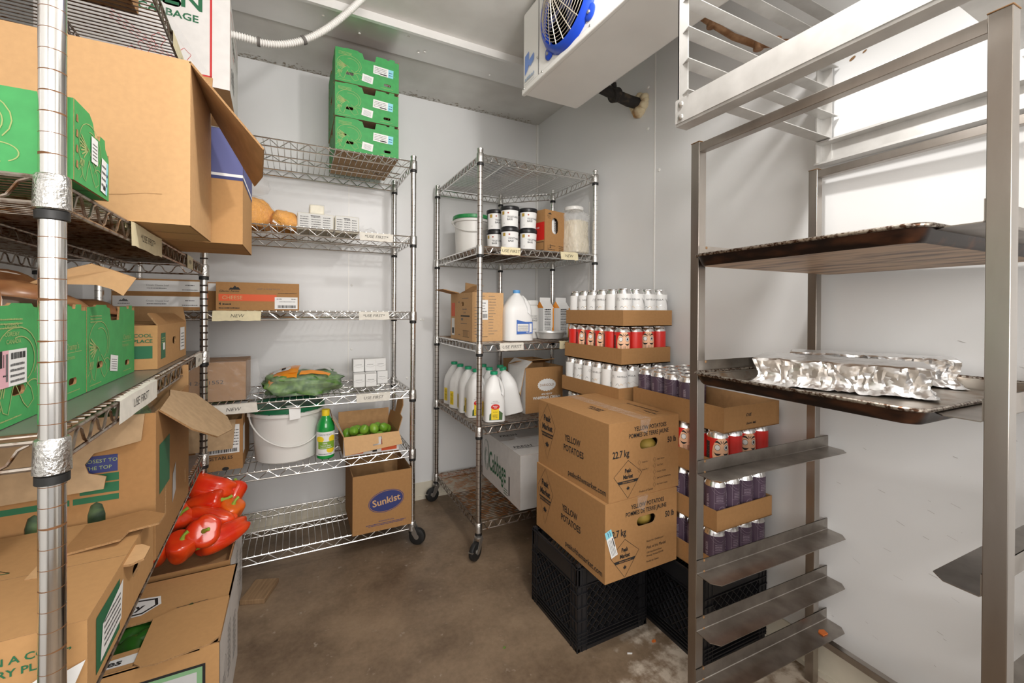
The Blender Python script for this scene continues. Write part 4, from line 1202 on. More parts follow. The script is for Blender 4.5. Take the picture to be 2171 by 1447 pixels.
def bucket(label, loc, rt, rb, h, lid_m, rot, handle=-50):
    t = thing('lidded_bucket', label, 'bucket', loc, rot)
    MB().lathe([(0, .002), (rb - .006, 0), (rb, .006), (rt - .006, h * .84), (rt - .006, h * .84), (rt + .003, h * .845), (rt + .004, h * .90), (rt - .002, h * .905), (rt - .002, h * .94)], WPLAST, 56).build('pail', t)
    lb_ = MB().lathe([(rt + .004, h * .915), (rt + .006, h * .93), (rt + .005, h), (rt - .001, h + .003), (rt - .008, h - .002), (rt - .012, h - .008), (0, h - .008)], lid_m, 56)
    for i in range(14):
        a = 2 * PI * i / 14; lb_.at(R(360 / 14 * i, 'Z')).box(rt + .003, rt + .0065, -.002, .002, h * .91, h - .004, lid_m)
    lb_.at(Matrix()).build('lid', t)
    hb = MB(); pts = []
    for i in range(25):
        a = PI * i / 24; p = Vector(((rt + .006) * math.cos(a), -(rt + .008) * math.sin(a), 0)); p = R(handle, 'X') @ p
        if (p.x ** 2 + p.y ** 2) ** .5 < rt + .003: k = (rt + .004) / max(1e-4, (p.x ** 2 + p.y ** 2) ** .5)
        else: k = 1
        hg = h * .86 + p.z; rr = rb + (rt - rb) * max(0, min(1, hg / (h * .84))) + .005
        d2 = (p.x ** 2 + p.y ** 2) ** .5
        if d2 < rr: p.y = -math.sqrt(max(0, rr * rr - p.x * p.x))
        pts.append((p.x, p.y, hg))
    hb.tube(pts, .0032, WPLAST, 8)
    for s_ in (-1, 1): hb.lathe([(.009, -.008), (.009, .008)], WPLAST, 14, (s_ * (rt + .004), 0, h * .86))
    hb.build('handle', t)
    return t
bu = bucket('white bucket with dark green lid and drooping handle on the fifth back shelf', (-.029, 2.182, zt[4]), .147, .128, .238, GLID, 12, handle=58)
mb = MB().at(T(-.03, -.15, .226)); mb.add([(0, .06, .016), (.05, .055, .016), (.048, -.006, .015), (.002, -.007, .015), (.046, -.012, -.03), (.004, -.013, -.032)], [(0, 1, 2, 3), (3, 2, 4, 5)], WHITEP)
mb.at(T(-.03, -.15, .226) @ frame((.003, -.0108, .012), (1, 0, 0), (0, -.12, -1))); mb.build('paper_tag', bu)
# lemon juice bottle
t = thing('juice_bottle', 'green lemon juice bottle with yellow cap right of the white bucket', 'bottle', (.122, 2.072, zt[4]), -8)
MB().lathe([(0, .002), (.030, 0), (.036, .005), (.0375, .015), (.0375, .125), (.037, .14), (.030, .165), (.019, .182), (.014, .190), (.014, .202), (0, .202)], GREENB, 36).build('bottle', t)
MB().lathe([(.016, .188), (.0165, .190), (.0165, .212), (.0155, .215), (0, .215)], YEL, 30).build('cap', t)
mb = MB()
rl = .0379
mb.fn = lambda v: Vector((math.sin(v.x / rl) * (rl + v.z), -math.cos(v.x / rl) * (rl + v.z), v.y))
mb.rgrid(-.055, .018, .055, .122, WHITEP, 28, 1, .0002); mb.rgrid(-.030, .048, .045, .080, mat('label_green', (.20, .38, .03)), 16, 1, .0009)
def fan_ell(cx, cy, rx, ry, m, z):
    for k in range(10):
        y0 = -1 + .2 * k; y1 = y0 + .2; a0, a1 = math.sqrt(max(0, 1 - y0 * y0)), math.sqrt(max(0, 1 - y1 * y1)); nn = 8
        vs = [(cx + rx * a0 * (-1 + 2 * i / nn), cy + ry * y0, z) for i in range(nn + 1)] + [(cx + rx * a1 * (-1 + 2 * i / nn), cy + ry * y1, z) for i in range(nn + 1)]
        mb.add(vs, [(i, i + 1, nn + 2 + i, nn + 1 + i) for i in range(nn)], m)
fan_ell(-.022, .090, .018, .014, YEL, .0006); fan_ell(.032, .090, .016, .016, YEL, .0006); fan_ell(.025, .042, .018, .014, YEL, .0006)
mb.text('100%', .0, .069, .0065, WHITEP, 1, 'c', bold=.02, z=.0015); mb.text('Lemon Juice', .004, .060, .006, WHITEP, 1, 'c', bold=.02, z=.0015)
mb.scribble(-.02, .052, .05, .003, WHITEP, z=.0015); mb.text('FARMSTEAD', 0, .107, .0065, GREY, 1.1, 'c', z=.001); mb.scribble(-.03, .024, .06, .003, GREY)
mb.build('label', t)
# lime box
w_, d_, h_ = .245, .25, .088
def limf(mb, L, h):
    mb.rect(0, 0, L, h * .9, WAXW); mb.rect(.012, .006, .085, .022, ORNG, .0008); mb.rect(.165, .006, L - .01, .060, ORNG, .0008); mb.scribble(.10, .012, .04, .006, GREY, z=.001); mb.rect(.125, .006, .145, .02, INK, .001)
lm = carton('produce_box', 'small open box of limes with orange print and raised corner flaps', 'box', (.193, 2.035, zt[4]), 0, w_, d_, h_, top=False, prints={'front': limf})
flap(lm, edge('front', w_, d_, h_, 160), [(.0, 0), (w_, 0), (w_ + .012, .060), (.004, .080)], m=CARDL, mi=CARDL, holes=[[(.15, .015), (.165, .014), (.166, .050), (.125, .052), (.125, .046), (.150, .044)]])
flap(lm, edge('left', w_, d_, h_, 28), [(0, 0), (d_, 0), (d_, .10), (.0, .09)], m=CARD, mi=WAXW)
flap(lm, edge('right', w_, d_, h_, 16), [(0, 0), (d_, 0), (d_, .05), (.15, .06), (.17, .115), (.10, .155), (.045, .115), (.05, .07), (0, .065)], m=CARD, mi=CARD)
flap(lm, edge('back', w_, d_, h_, 5), [(0, 0), (w_, 0), (w_, .06), (.0, .06)], m=CARD2)
random.seed(4); n = 0
LN = ['front left corner', 'second from the left in front', 'third from the left in front', 'fourth from the left in front', 'front right corner']
for r_ in range(3):
    for c_ in range(5 if r_ != 1 else 4):
        x = .193 + .030 + .046 * c_ + (.023 if r_ == 1 else 0); y = 2.035 + .040 + .046 * r_
        lb2 = ('lime in the open box, ' + LN[c_]) if r_ == 0 else 'lime in the %s row of the box, number %s from the left' % (('', 'raised middle', 'rear')[r_], ('one', 'two', 'three', 'four', 'five')[c_])
        t = MB(); t.lathe([(0, -.027), (.006, -.0255), (.016, -.019), (.0215, -.008), (.0225, 0), (.021, .010), (.015, .020), (.006, .026), (.003, .029), (0, .030)], LIME, 22)
        o = t.build('lime', sharp=70); o.location = (x, y, zt[4] + .050 + (.040 if r_ == 1 else .012 * (c_ % 2) + .02 * (r_ == 2))); o.rotation_euler = (random.uniform(0, 3), random.uniform(0, 3), 0)
        tag(o, lb2, 'lime', 'limes in the open box')
# orange-brand box on the bottom shelf
def sunf(mb, L, h):
    c_ = (L * .56, h * .50); M0 = mb.M.copy(); mb.M = M0 @ T(c_[0], c_[1], 0) @ R(7, 'Z') @ T(-c_[0], -c_[1], 0)
    mb.ell(c_[0], c_[1], .080, .050, NAVY, .0007, 40, .0); mb.ell(c_[0], c_[1], .0775, .0475, CARD, .0009, 40); mb.ell(c_[0], c_[1], .0750, .045, NAVY, .0011, 40)
    mb.text('Sunkist', c_[0], c_[1] - .012, .030, CARDL, 1.02, 'c', bold=.02, z=.0014)
    mb.M = M0
    mb.text('PRODUCE OF U.S.A.', L * .56, .040, .0055, NAVY, 1, 'c', bold=.01); mb.scribble(L * .22, .031, L * .68, .003, NAVY); mb.scribble(L * .26, .025, L * .6, .003, NAVY)
w_, d_, h_ = .262, .30, .262
sk = carton('fruit_box', 'tall open kraft box with blue oval logo on the bottom back shelf', 'box', (.228, 1.995, BZ[5] + .0062), 0, w_, d_, h_, top=False, prints={'front': sunf, 'right': lambda mb, L, h: mb.rect(.03, .05, .27, .17, NAVY)})

# ---------------------------------------------------------------- things on the corner rack
ct = [z + .0062 for z in CZ]
bucket('cream bucket with bright green lid and swung handle on the second corner shelf', (.872, 2.205, ct[1]), .100, .090, .215, mat('bright_green_lid', (.02, .25, .07), .35), -20, handle=35)
# black-lidded tubs
def tub():
    t = thing('soup_base_tub', 'x', 'tub', (0, 0, 0))
    MB().lathe([(0, .002), (.036, 0), (.039, .003), (.0435, .088), (.0435, .092)], mat('black_tub', (.012, .012, .014), .35), 36).build('tub_body', t)
    MB().lathe([(.0455, .086), (.0470, .088), (.0470, .100), (.0455, .103), (.043, .101), (0, .100)], mat('black_tub', (.012, .012, .014), .35), 36).build('lid', t)
    mb = MB()
    def fn(v): r = .039 + .0045 * v.y / .088; return Vector((math.sin(v.x / r) * (r + v.z), -math.cos(v.x / r) * (r + v.z), v.y))
    mb.fn = fn
    mb.rgrid(-.052, .006, .058, .083, WHITEP, 44, 1, .0008); mb.rgrid(-.036, .062, -.022, .078, mat('tub_gold', (.45, .30, .05)), 4, 1, .0013); mb.rgrid(-.006, .066, .001, .073, mat('tub_brown', (.35, .06, .03)), 3, 1, .0013)
    mb.text('VEGETABLE', -.008, .046, .0085, GREY, .95, 'l', bold=.02, z=.0014); mb.text('BASE', -.008, .034, .0085, INK, 1, 'l', bold=.02, z=.0014); mb.scribble(-.02, .056, .05, .003, GREY); mb.scribble(-.03, .016, .008, .008, GREY)
    mb.build('label', t); return t
tb = tub(); first = True
spots = [(.935, 1.865, 0, 'front left stack, lower', 2), (.935, 1.865, 1, 'front left stack, upper', -6), (1.035, 1.862, 0, 'front right stack, lower', 8), (1.035, 1.862, 1, 'front right stack, upper', 5),
         (.905, 1.965, 0, 'left stack beside the chrome post, lower', -12), (.905, 1.965, 1, 'left stack beside the chrome post, upper', 10), (1.005, 1.965, 0, 'second row middle stack, lower', 3), (1.005, 1.965, 1, 'second row middle stack, upper', 3),
         (1.03, 2.07, 0, 'rearmost stack, lower', -10), (1.03, 2.07, 1, 'rearmost stack, upper', 10)]
for x, y, k, l_, rr in spots:
    lab_ = 'black-lidded soup base tub with white label, %s' % l_
    if first: tb.location = (x, y, ct[1]); tb.rotation_euler = (0, 0, math.radians(rr - 27)); tb['label'] = lab_; tb['group'] = 'soup base tubs on the corner rack'; first = False
    else: dup(tb, (x, y, ct[1] + .1035 * k), rr - 27, lab_, 'soup base tubs on the corner rack')
# kraft carton with an oval window
w_, d_, h_ = .145, .15, .212
kc = carton('handled_carton', 'kraft carton with an oval window showing white jugs, right of the tubs', 'box', (1.112, 1.822, ct[1]), 14, w_, d_, h_,
            holes={'front': [roundrect(.072, .135, .048, .082, 8)]},
            prints={'front': lambda mb, L, h: (mountain(mb, .02, h - .022, .026), mb.text('Glacier', .012, h - .034, .007, INK, .9, 'l', shear=.3), mb.text('Farms', .020, h - .043, .006, INK, .9, 'l', shear=.3), mb.text('2', .032, .022, .015, INK, 1, 'l', bold=.03),
                                               mb.scribble(.044, .032, .03, .003, INK), mb.scribble(.018, .012, .055, .003, INK), mb.stroke([(.018, .020), (.028, .020), (.028, .032), (.018, .032)], .001, INK, closed=True), mb.scribble(.1, .012, .035, .003, INK), mb.scribble(.1, .022, .035, .003, INK), mb.scribble(.1, .032, .035, .003, INK)),
                    'left': lambda mb, L, h: (mb.rect(.01, .06, L - .005, .15, REDB), mb.text('FLUID', L - .07, .12, .008, WHITEP, 1, 'l'), mb.stroke([(L - .075, .01), (L - .01, .01), (L - .01, .05), (L - .075, .05)], .003, INK, closed=True))})
mb = MB().lathe([(.045, .02), (.045, .16), (.03, .19), (0, .19)], MILKP, 20, (w_ / 2, .055, 0)).at(frame((w_ / 2 - .0, .008, .10), (1, 0, 0), (0, 0, 1)))
for i in range(6): mb.rect(.0, .012 + .010 * i, .022, .015 + .010 * i, INK)
mb.build('inner_jug', kc)
# pale grain jar
t = thing('storage_jar', 'tall clear jar of pale grain with white lid at the right of second corner shelf', 'jar', (1.318, 1.868, ct[1]), 20)
MB().lathe([(0, .002), (.068, 0), (.074, .006), (.074, .075), (.070, .085), (.070, .175), (.076, .19), (.074, .205), (.060, .222), (.048, .230), (.046, .237), (0, .237)], CLEARP, 48, sq=3.4).build('jar_body', t)
MB().lathe([(0, .003), (.064, .003), (.070, .010), (.069, .075), (.066, .085), (.066, .172), (.0, .178)], CORN, 40, sq=3.4).build('grain', t)
MB().lathe([(.046, .230), (.051, .232), (.051, .247), (.045, .252), (0, .252)], WPLAST, 32).build('lid', t)

# third corner shelf
w_, d_, h_ = .165, .31, .236
def b3l(mb, L, h):
    mb.rect(L * .04, h * .50, L * .22, h * .80, ORNG); mb.rect(L * .05, h * .08, L * .20, h * .46, WHITEP); mb.rect(L * .08, h * .12, L * .17, h * .25, INK, .0009); mb.rect(L * .28, 0, L * .283, h, CARDE)
    mountain(mb, L * .38, h * .80, .02, GREY); mb.scribble(L * .55, h * .88, .09, .003, GREY); mb.scribble(L * .58, h * .65, .06, .004, GREY); mb.text('CREAM', L * .62, h * .57, .008, GREY, 1, 'l'); mb.rect(L * .50, h * .50, L * .90, h * .53, INK)
    mb.rect(L * .52, h * .42, L * .60, h * .47, GREY); mb.scribble(L * .5, h * .35, .09, .003, GREY); mb.scribble(L * .38, h * .1, .03, .004, GREY)
    mb.stroke([(L * .60, h * .08), (L * .88, h * .08), (L * .88, h * .21), (L * .60, h * .21)], .002, INK, closed=True)
    for i in range(5): mb.rect(L * (.63 + .045 * i), h * .09, L * (.64 + .045 * i), h * .2, INK)
def b3f(mb, L, h):
    for i in range(14):
        mb.scribble(.012 if i > 3 else .02, h * .92 - .014 * i, .045, .003, GREY); mb.scribble(.085, h * .92 - .014 * i, random.uniform(.02, .05), .0025, GREY)
    mb.text('2', .02, .020, .018, INK, 1, 'l', bold=.03); mb.scribble(.04, .022, .04, .003, INK)
b3 = carton('cardboard_box', 'printed kraft box with raised flaps at the left of third corner shelf', 'box', (.748, 1.885, ct[2]), 0, w_, d_, h_, top=False, m=CARDL, prints={'left': b3l, 'front': b3f}, holes={'left': [roundrect(d_ * .58, h_ * .77, .036, .020)]})
flap(b3, edge('left', w_, d_, h_, 78), [(0, 0), (.13, 0), (.125, .085), (.01, .09)])
flap(b3, edge('left', w_, d_, h_, -60), [(.14, 0), (d_, 0), (d_ - .01, .07), (.15, .075)])
flap(b3, edge('back', w_, d_, h_, 2), [(.01, 0), (.085, 0), (.082, .065), (.012, .055)])
flap(b3, edge('right', w_, d_, h_, -89), [(0, 0), (d_, 0), (d_ - .01, .08), (.01, .08)])
sticker(b3, face('front', w_, d_, h_) @ T(.045, .105, 0), .036, .095, 'barcode')


def jug(w, d, h, cap_m, seg=40, label_fn=None):
    """milk jug with shoulder, loop handle and screw cap"""
    t = thing('milk_jug', 'x', 'jug', (0, 0, 0))
    mb = MB(); n = seg
    prof = [(.0, .004, 5), (.90, .0, 5), (1.0, .015, 4.5), (1.0, .20, 4.2), (1.0, .38, 4.2), (1.0, .46, 4.2), (1.0, .53, 4), (.99, .59, 3.8), (.96, .65, 3.4), (.88, .71, 3), (.76, .77, 2.7), (.62, .83, 2.4), (.46, .89, 2.2), (.30, .93, 2), (.25, .95, 2), (.25, .985, 2), (0, .985, 2)]
    vs = []
    for (r, z, sq) in prof:
        for j in range(n):
            q = 2 * PI * j / n; cx, cy = math.cos(q), math.sin(q); kx = (abs(cx) ** sq + abs(cy) ** sq) ** (-1 / sq)
            rx, ry = r * w / 2, r * d / 2
            if r < .35: rx = ry = r * min(w, d) / 2 * 1.0
            x, y = rx * cx * kx, ry * cy * kx
            if .3 < z < .9 and cx > .45:      # hollow beside the handle
                x -= w * .30 * math.exp(-((z - .66) / .115) ** 2) * min(1, (cx - .45) / .35)
            vs.append((x, y, z * h))
    k = len(prof)
    mb.add(vs, [(i * n + j, i * n + (j + 1) % n, (i + 1) * n + (j + 1) % n, (i + 1) * n + j) for i in range(k - 1) for j in range(n)], MILKP, True)
    mb.build('jug_body', t, sharp=50)
    hm = MB(); x1 = w * .40
    hm.tube([(x1 - .002, 0, h * .44), (x1 + .003, 0, h * .52), (x1 + .004, 0, h * .60), (x1 - .000, 0, h * .69), (x1 - w * .07, 0, h * .77), (x1 - w * .17, 0, h * .83), (x1 - w * .26, 0, h * .87)], [d * .13, d * .115, d * .105, d * .105, d * .105, d * .115, d * .13], MILKP, 14)
    hm.build('handle', t)
    MB().lathe([(.0, h * .962), (.0175, h * .962), (.018, h * .965), (.018, h * 1.02), (.017, h * 1.025), (0, h * 1.025)], cap_m, 28).build('cap', t)
    mb = MB(); label_fn(mb, w, d, h); mb.build('label', t)
    return t
def bigl(mb, w, d, h):
    mb.at(frame((-.018, -d / 2 - .0022, .035), (1, 0, 0), (0, 0, 1))); mb.poly([(0, 0), (.080, .004), (.080, .060), (.045, .060), (0, .070)], mat('label_blue', (.03, .12, .45)), z=.0003)
    mb.rect(.004, .014, .060, .050, WHITEP, .0008); mb.rect(.064, .010, .076, .052, WHITEP, .0008)
    for i in range(6): mb.scribble(.007, .018 + .005 * i, .05, .002, GREY, z=.0011)
    mb.text('MILK', .048, .006, .006, WHITEP, 1, 'l', z=.0011)
g = jug(.150, .140, .245, BCAP, label_fn=bigl); g.location = (.985, 1.885, ct[2]); g.rotation_euler = (0, 0, math.radians(-12)); tag(g, 'large white milk jug with blue cap on the third corner shelf', 'jug')
t = thing('protein_jar', 'white plastic jar printed harvest behind the blue-capped milk jug', 'jar', (1.128, 2.02, ct[2]), -25)
MB().lathe([(0, .002), (.054, 0), (.058, .005), (.058, .155), (.050, .176), (.048, .18), (0, .18)], WPLAST, 36).build('jar_body', t)
MB().lathe([(.050, .178), (.054, .180), (.054, .202), (.051, .205), (0, .205)], WPLAST, 36).build('lid', t)
mb = MB(); mb.fn = lambda v: Vector((math.sin(v.x / .058) * (.058 + v.z), -math.cos(v.x / .058) * (.058 + v.z), v.y))
mb.text('EXTRA HEAVY', 0, .118, .0065, GREY, .9, 'l'); mb.text('MAYONNAISE', 0, .107, .0065, GREY, .9, 'l'); mb.text('HARVEST', 0, .093, .0095, INK, 1, 'l'); mb.scribble(.01, .05, .035, .003, GREY)
mb.build('label', t)
t = thing('foil_pan', 'small pale foil pan at the right of third corner shelf', 'pan', (1.215, 1.935, ct[2]), 0)
mb = MB(); n = 48; vs = []
for k, (r, z) in enumerate(((.062, .001), (.066, .003), (.076, .034), (.084, .036), (.084, .039), (.075, .037), (.064, .006))):
    for j in range(n):
        q = 2 * PI * j / n; rr = r * (1 + (.02 * (j % 2) if 0 < k < 3 else 0)); vs.append((rr * math.cos(q), rr * math.sin(q), z))
mb.add(vs, [(k * n + j, k * n + (j + 1) % n, (k + 1) * n + (j + 1) % n, (k + 1) * n + j) for k in range(6) for j in range(n)] + [tuple(range(n))], mat('pale_foil', (.82, .82, .81), .35, .6))
mb.build('pan_body', t)
def gable(label, x, y, rot):
    t = thing('juice_carton', label, 'carton', (x, y, ct[2]), rot, 'gable-top cartons on the corner rack')
    w_ = .072; h_ = .165; mb = MB()
    v = [(-w_ / 2, -w_ / 2, 0), (w_ / 2, -w_ / 2, 0), (w_ / 2, w_ / 2, 0), (-w_ / 2, w_ / 2, 0), (-w_ / 2, -w_ / 2, h_), (w_ / 2, -w_ / 2, h_), (w_ / 2, w_ / 2, h_), (-w_ / 2, w_ / 2, h_), (-w_ / 2, 0, h_ + .038), (w_ / 2, 0, h_ + .038), (-w_ / 2, 0, h_ + .058), (w_ / 2, 0, h_ + .058)]
    mb.add(v, [(0, 1, 5, 4), (1, 2, 6, 5), (2, 3, 7, 6), (3, 0, 4, 7), (4, 5, 9, 8), (6, 7, 8, 9), (0, 3, 2, 1)], WHITEP); mb.add(v, [(5, 6, 9), (7, 4, 8)], ORNG2)
    mb.box(-w_ / 2, w_ / 2, -.002, .002, h_ + .036, h_ + .058, WHITEP)
    mb.at(frame((-w_ / 2, -w_ / 2 - .0002, 0), (1, 0, 0), (0, 0, 1)))
    mb.rect(w_ - .012, 0, w_, .055, ORNG2, .0005); mb.rect(w_ - .008, .055, w_, h_, ORNG2, .0005); mb.poly([(w_ - .008, h_), (w_, h_), (w_, h_ - .03), (w_ - .002, h_ - .05)], ORNG2, z=.0006)
    for i in range(16): mb.scribble(.008, h_ - .012 - .009 * i, .042, .004 if i % 3 else .006, GREY if i > 2 else INK, z=.0007)
    mb.build('carton_body', t)
gable('white and orange juice carton, left of the pair on the third corner shelf', 1.255, 2.055, 5)
gable('white and orange juice carton, right of the pair beside the can trays', 1.338, 2.02, 5)

# fourth corner shelf: half-gallon jugs with green caps
def halfl(mb, w, d, h):
    mb.M = Matrix()
    for s_, M in ((0, frame((-.040, -d / 2 - .0022, .012), (1, 0, 0), (0, 0, 1))), (1, frame((-w / 2 - .0022, .035, .012), (0, -1, 0), (0, 0, 1)))):
        mb.at(M @ T(.008, 0, 0) @ Matrix.Diagonal((.8, .8, 1, 1)))
        if s_: mb.rect(.01, .012, .045, .10, YEL, .0004); [mb.scribble(.016, .02 + .008 * i, .022, .003, INK) for i in range(9)]; continue
        mb.poly([(0, .002), (.078, .0), (.080, .040), (.06, .055), (.02, .05), (.002, .035)], mat('label_leaf_green', (.06, .12, .04)), z=.0004)
        mb.rect(.012, .004, .058, .070, YEL, .0007); mb.ell(.036, .078, .026, .016, REDB, .0010)
        mb.text('Meadow', .036, .079, .007, WHITEP, .85, 'c', bold=.02, z=.0013); mb.text('Gold', .036, .070, .007, WHITEP, .85, 'c', bold=.02, z=.0013)
        mb.text('2% MILK', .036, .045, .006, INK, .9, 'c', z=.0012)
        for i in range(3): mb.scribble(.02, .030 - .008 * i, .030, .003, INK, z=.0012)
        mb.text('Half Gallon', .036, .108, .005, GREY, 1, 'c', shear=.2); mb.scribble(.010, .100, .05, .002, GREY)
hj = jug(.100, .092, .228, GCAP, label_fn=halfl)
HS = [(.845, 1.845, -12, 0, 'in front beside the chrome post, red and yellow label facing the aisle'), (.800, 1.960, -6, 0, 'standing left of the chrome post with red and yellow label'), (.800, 2.068, -10, 0, 'behind the one left of the chrome post'), (.795, 2.175, 20, 0, 'third back along the left edge of the shelf'),
      (.80, 2.285, 15, 0, 'at the far back left edge of the shelf'), (.885, 1.990, 80, 0, 'second row right behind the chrome post'), (.905, 2.115, 35, 0, 'third row behind the front one'), (.980, 1.900, 155, 14, 'leaning left at the right of the front one, plain side out'), (.975, 2.05, 60, 0, 'behind the leaning one')]
for i, (x, y, rr, tl, l_) in enumerate(HS):
    lab_ = 'green-capped milk jug, ' + l_
    if i == 0: hj.location = (x, y, ct[3]); hj.rotation_euler = (0, 0, math.radians(rr)); hj['label'] = lab_; hj['group'] = 'green-capped milk jugs on the corner rack'
    else: dup(hj, (x, y, ct[3] + (.012 if tl else 0)), rr, lab_, 'green-capped milk jugs on the corner rack', tilt=(math.radians(0), math.radians(tl)))
# dairy box
w_, d_, h_ = .225, .20, .232
def darf(mb, L, h):
    mb.ell(L * .56, h * .60, .052, .030, WHITEP, .0008, 40)
    for i in range(20): a = 2 * PI * i / 20; mb.ell(L * .56 + .050 * math.cos(a), h * .60 + .028 * math.sin(a), .006, .005, WHITEP, .0007, 10)
    mb.text('DARIGOLD', L * .56, h * .575, .012, CARDE, 1, 'c', bold=.01, z=.0011); mb.text('40% HEAVY', L * .56, h * .38, .009, WHITEP, 1, 'c', bold=.02); mb.text('WHIPPING CREAM', L * .56, h * .29, .014, WHITEP, 1, 'c', bold=.03)
dg = carton('dairy_box', 'kraft dairy box with white scalloped logo and white lining, right of the milk jugs', 'box', (1.040, 1.885, ct[3]), 0, w_, d_, h_, top=False, prints={'front': darf}, sidem={'left': WAXW})
flap(dg, edge('back', w_, d_, h_, -75), [(0, 0), (w_, 0), (w_, .10), (0, .12)], m=WAXW, mi=CARD)
flap(dg, edge('left', w_, d_, h_, -50), [(0, 0), (d_, 0), (d_, .05), (.0, .05)], m=WAXW, mi=WAXW)
flap(dg, edge('left', w_, d_, h_, 168), [(.03, 0), (d_, 0), (d_, .2), (.06, .18)], m=WAXW, mi=WAXW, prints=lambda mb: (mb.ell(.12, .14, .035, .035, REDB, .0015), mb.text('DAIRY', .12, .135, .012, WHITEP, 1, 'c', z=.002)))
bx = carton('cardboard_box', 'open brown box standing behind the dairy box in the corner', 'box', (1.085, 2.10, ct[3]), 0, .20, .14, .245, top=False, m=CARD2, mi=CARD2)
# bottom corner shelf
w_, d_, h_ = .34, .50, .262
def cbl(mb, L, h):
    mb.text('Cabbage', L * .21, h * .26, .106, DGRN, .44, 'l', bold=.012)
    for k in range(9):
        a = k * .7; r = .020 + .006 * k
        mb.stroke([(L * .13 + r * math.cos(a + q) * .62, h * .50 + r * 1.35 * math.sin(a + q)) for q in [i * .25 for i in range(14)]], .0016, DGRN)
    for i in range(3): mb.scribble(L * .62, h * .14 - .012 * i, .05, .005, DGRN)
    mb.rect(L * .74, h * .10, L * .765, h * .45, INK); mb.ell(L * .752, h * .10, .006, .006, INK)
    mb.stroke([(L * .47, h * .06), (L * .465, h * .6)], .002, WHITEP)
def cbt(mb, L, d): mb.text('FRESH', .03, d * .62, .03, INK, .9, 'l', shear=.2); mb.text('FRESH', .02, d * .22, .03, INK, .9, 'l', shear=.2); mb.stroke([(.02, d * .2), (.3, d * .2)], .003, INK)
carton('produce_box', 'white box lettered Cabbage on the bottom shelf of the corner rack', 'box', (.960, 1.790, ct[4]), -2, w_, d_, h_, m=WAXW, prints={'left': lambda mb, L, h: cbl(mb, L, h), 'top': cbt})

# ---------------------------------------------------------------- milk crates
def milk_crate(label, loc, rotz, w=.30, d=.295, h=.277, name='milk_crate'):
    t = thing(name, label, 'crate', loc, rotz, 'black milk crates on the floor'); mb = MB(); m = BLACKP
    for side in ('front', 'right', 'left', 'back'):
        F = face(side, w, d, h); L = w if side in ('front', 'back') else d
        mb.at(F)
        mb.box(0, L, h - .058, h, -.004, 0, m); mb.box(.0, L, 0, .012, -.004, .0, m)
        for z_ in (.022, .034, .046, h - .064, h - .006): mb.box(0, L, z_, z_ + .003, -.010, .003, m)
        for x_ in (0, .018, .036, L - .038, L - .020, L - .002): mb.box(x_, x_ + .002, 0, h, -.010, .002, m)
        mb.box(0, .036, 0, h, -.004, -.001, m); mb.box(L - .036, L, 0, h, -.004, -.001, m)
        for z_ in (.06, .10, .145, .19): mb.box(0, .038, z_, z_ + .003, -.008, .0045, m); mb.box(L - .038, L, z_, z_ + .003, -.008, .0045, m)
        x0, x1, y0, y1 = .036, L - .036, .046, h - .060; st = .030; k = (y1 - y0)
        n = int((x1 - x0 + k) / st) + 1
        for i in range(-int(k / st) - 1, n):
            for s_ in (1, -1):
                xa = x0 + i * st; P = []
                # line x = xa + s*(y-y0), clipped to the panel
                for yy in (y0, y1):
                    xx = xa + (yy - y0) if s_ > 0 else xa + (y1 - yy)
                    P.append([xx, yy])
                (ax, ay), (bx_, by) = P
                def cl(p, q_, lim, hi):
                    if (p[0] > lim) == hi and (q_[0] > lim) != hi:
                        f = (lim - q_[0]) / (p[0] - q_[0]); return [lim, q_[1] + (p[1] - q_[1]) * f]
                    return p
                p, q_ = P
                if max(p[0], q_[0]) <= x0 or min(p[0], q_[0]) >= x1: continue
                p, q_ = cl(p, q_, x0, False), cl(q_, p, x0, False); p, q_ = cl(p, q_, x1, True), cl(q_, p, x1, True)
                a_ = Vector((p[0], p[1], 0)); b_ = Vector((q_[0], q_[1], 0)); dv = (b_ - a_)
                if dv.length < .004: continue
                nn = Vector((-dv.y, dv.x, 0)).normalized() * .0012
                vs = [a_ + nn, b_ + nn, b_ - nn, a_ - nn]; vs += [v + Vector((0, 0, -.012)) for v in vs]
                mb.add(vs, [(0, 1, 2, 3), (4, 5, 6, 7), (0, 1, 5, 4), (2, 3, 7, 6), (1, 2, 6, 5), (0, 3, 7, 4)], m)
    mb.at(Matrix())
    for i in range(8):
        mb.box(.004 + i * (w - .01) / 7, .008 + i * (w - .012) / 7, .004, d - .004, .008, .014, m); mb.box(.004, w - .004, .004 + i * (d - .01) / 7, .008 + i * (d - .012) / 7, .008, .014, m)
    for a, c in ((0, 0), (w, 0), (0, d), (w, d)):
        sx_ = 1 if a == 0 else -1; sy_ = 1 if c == 0 else -1
        x0, x1 = sorted((a + sx_ * .001, a + sx_ * .014)); y0, y1 = sorted((c + sy_ * .001, c + sy_ * .014)); mb.box(x0, x1, y0, y1, h - .03, h + .006, m)
    mb.build('crate_body', t)
    return t


milk_crate('black milk crate under the two potato boxes', (.822, 1.132, 0), 0)
milk_crate('black milk crate under the right-hand stack of can trays, behind the steel rack', (1.140, .905, 0), -1.5)
milk_crate('black milk crate at the wall under the rear stack of can trays', (1.142, 1.335, 0), 0, .295, .29)
MB().box(.012, .28, .012, .28, .015, .10, CARD2).build('x') if 0 else None

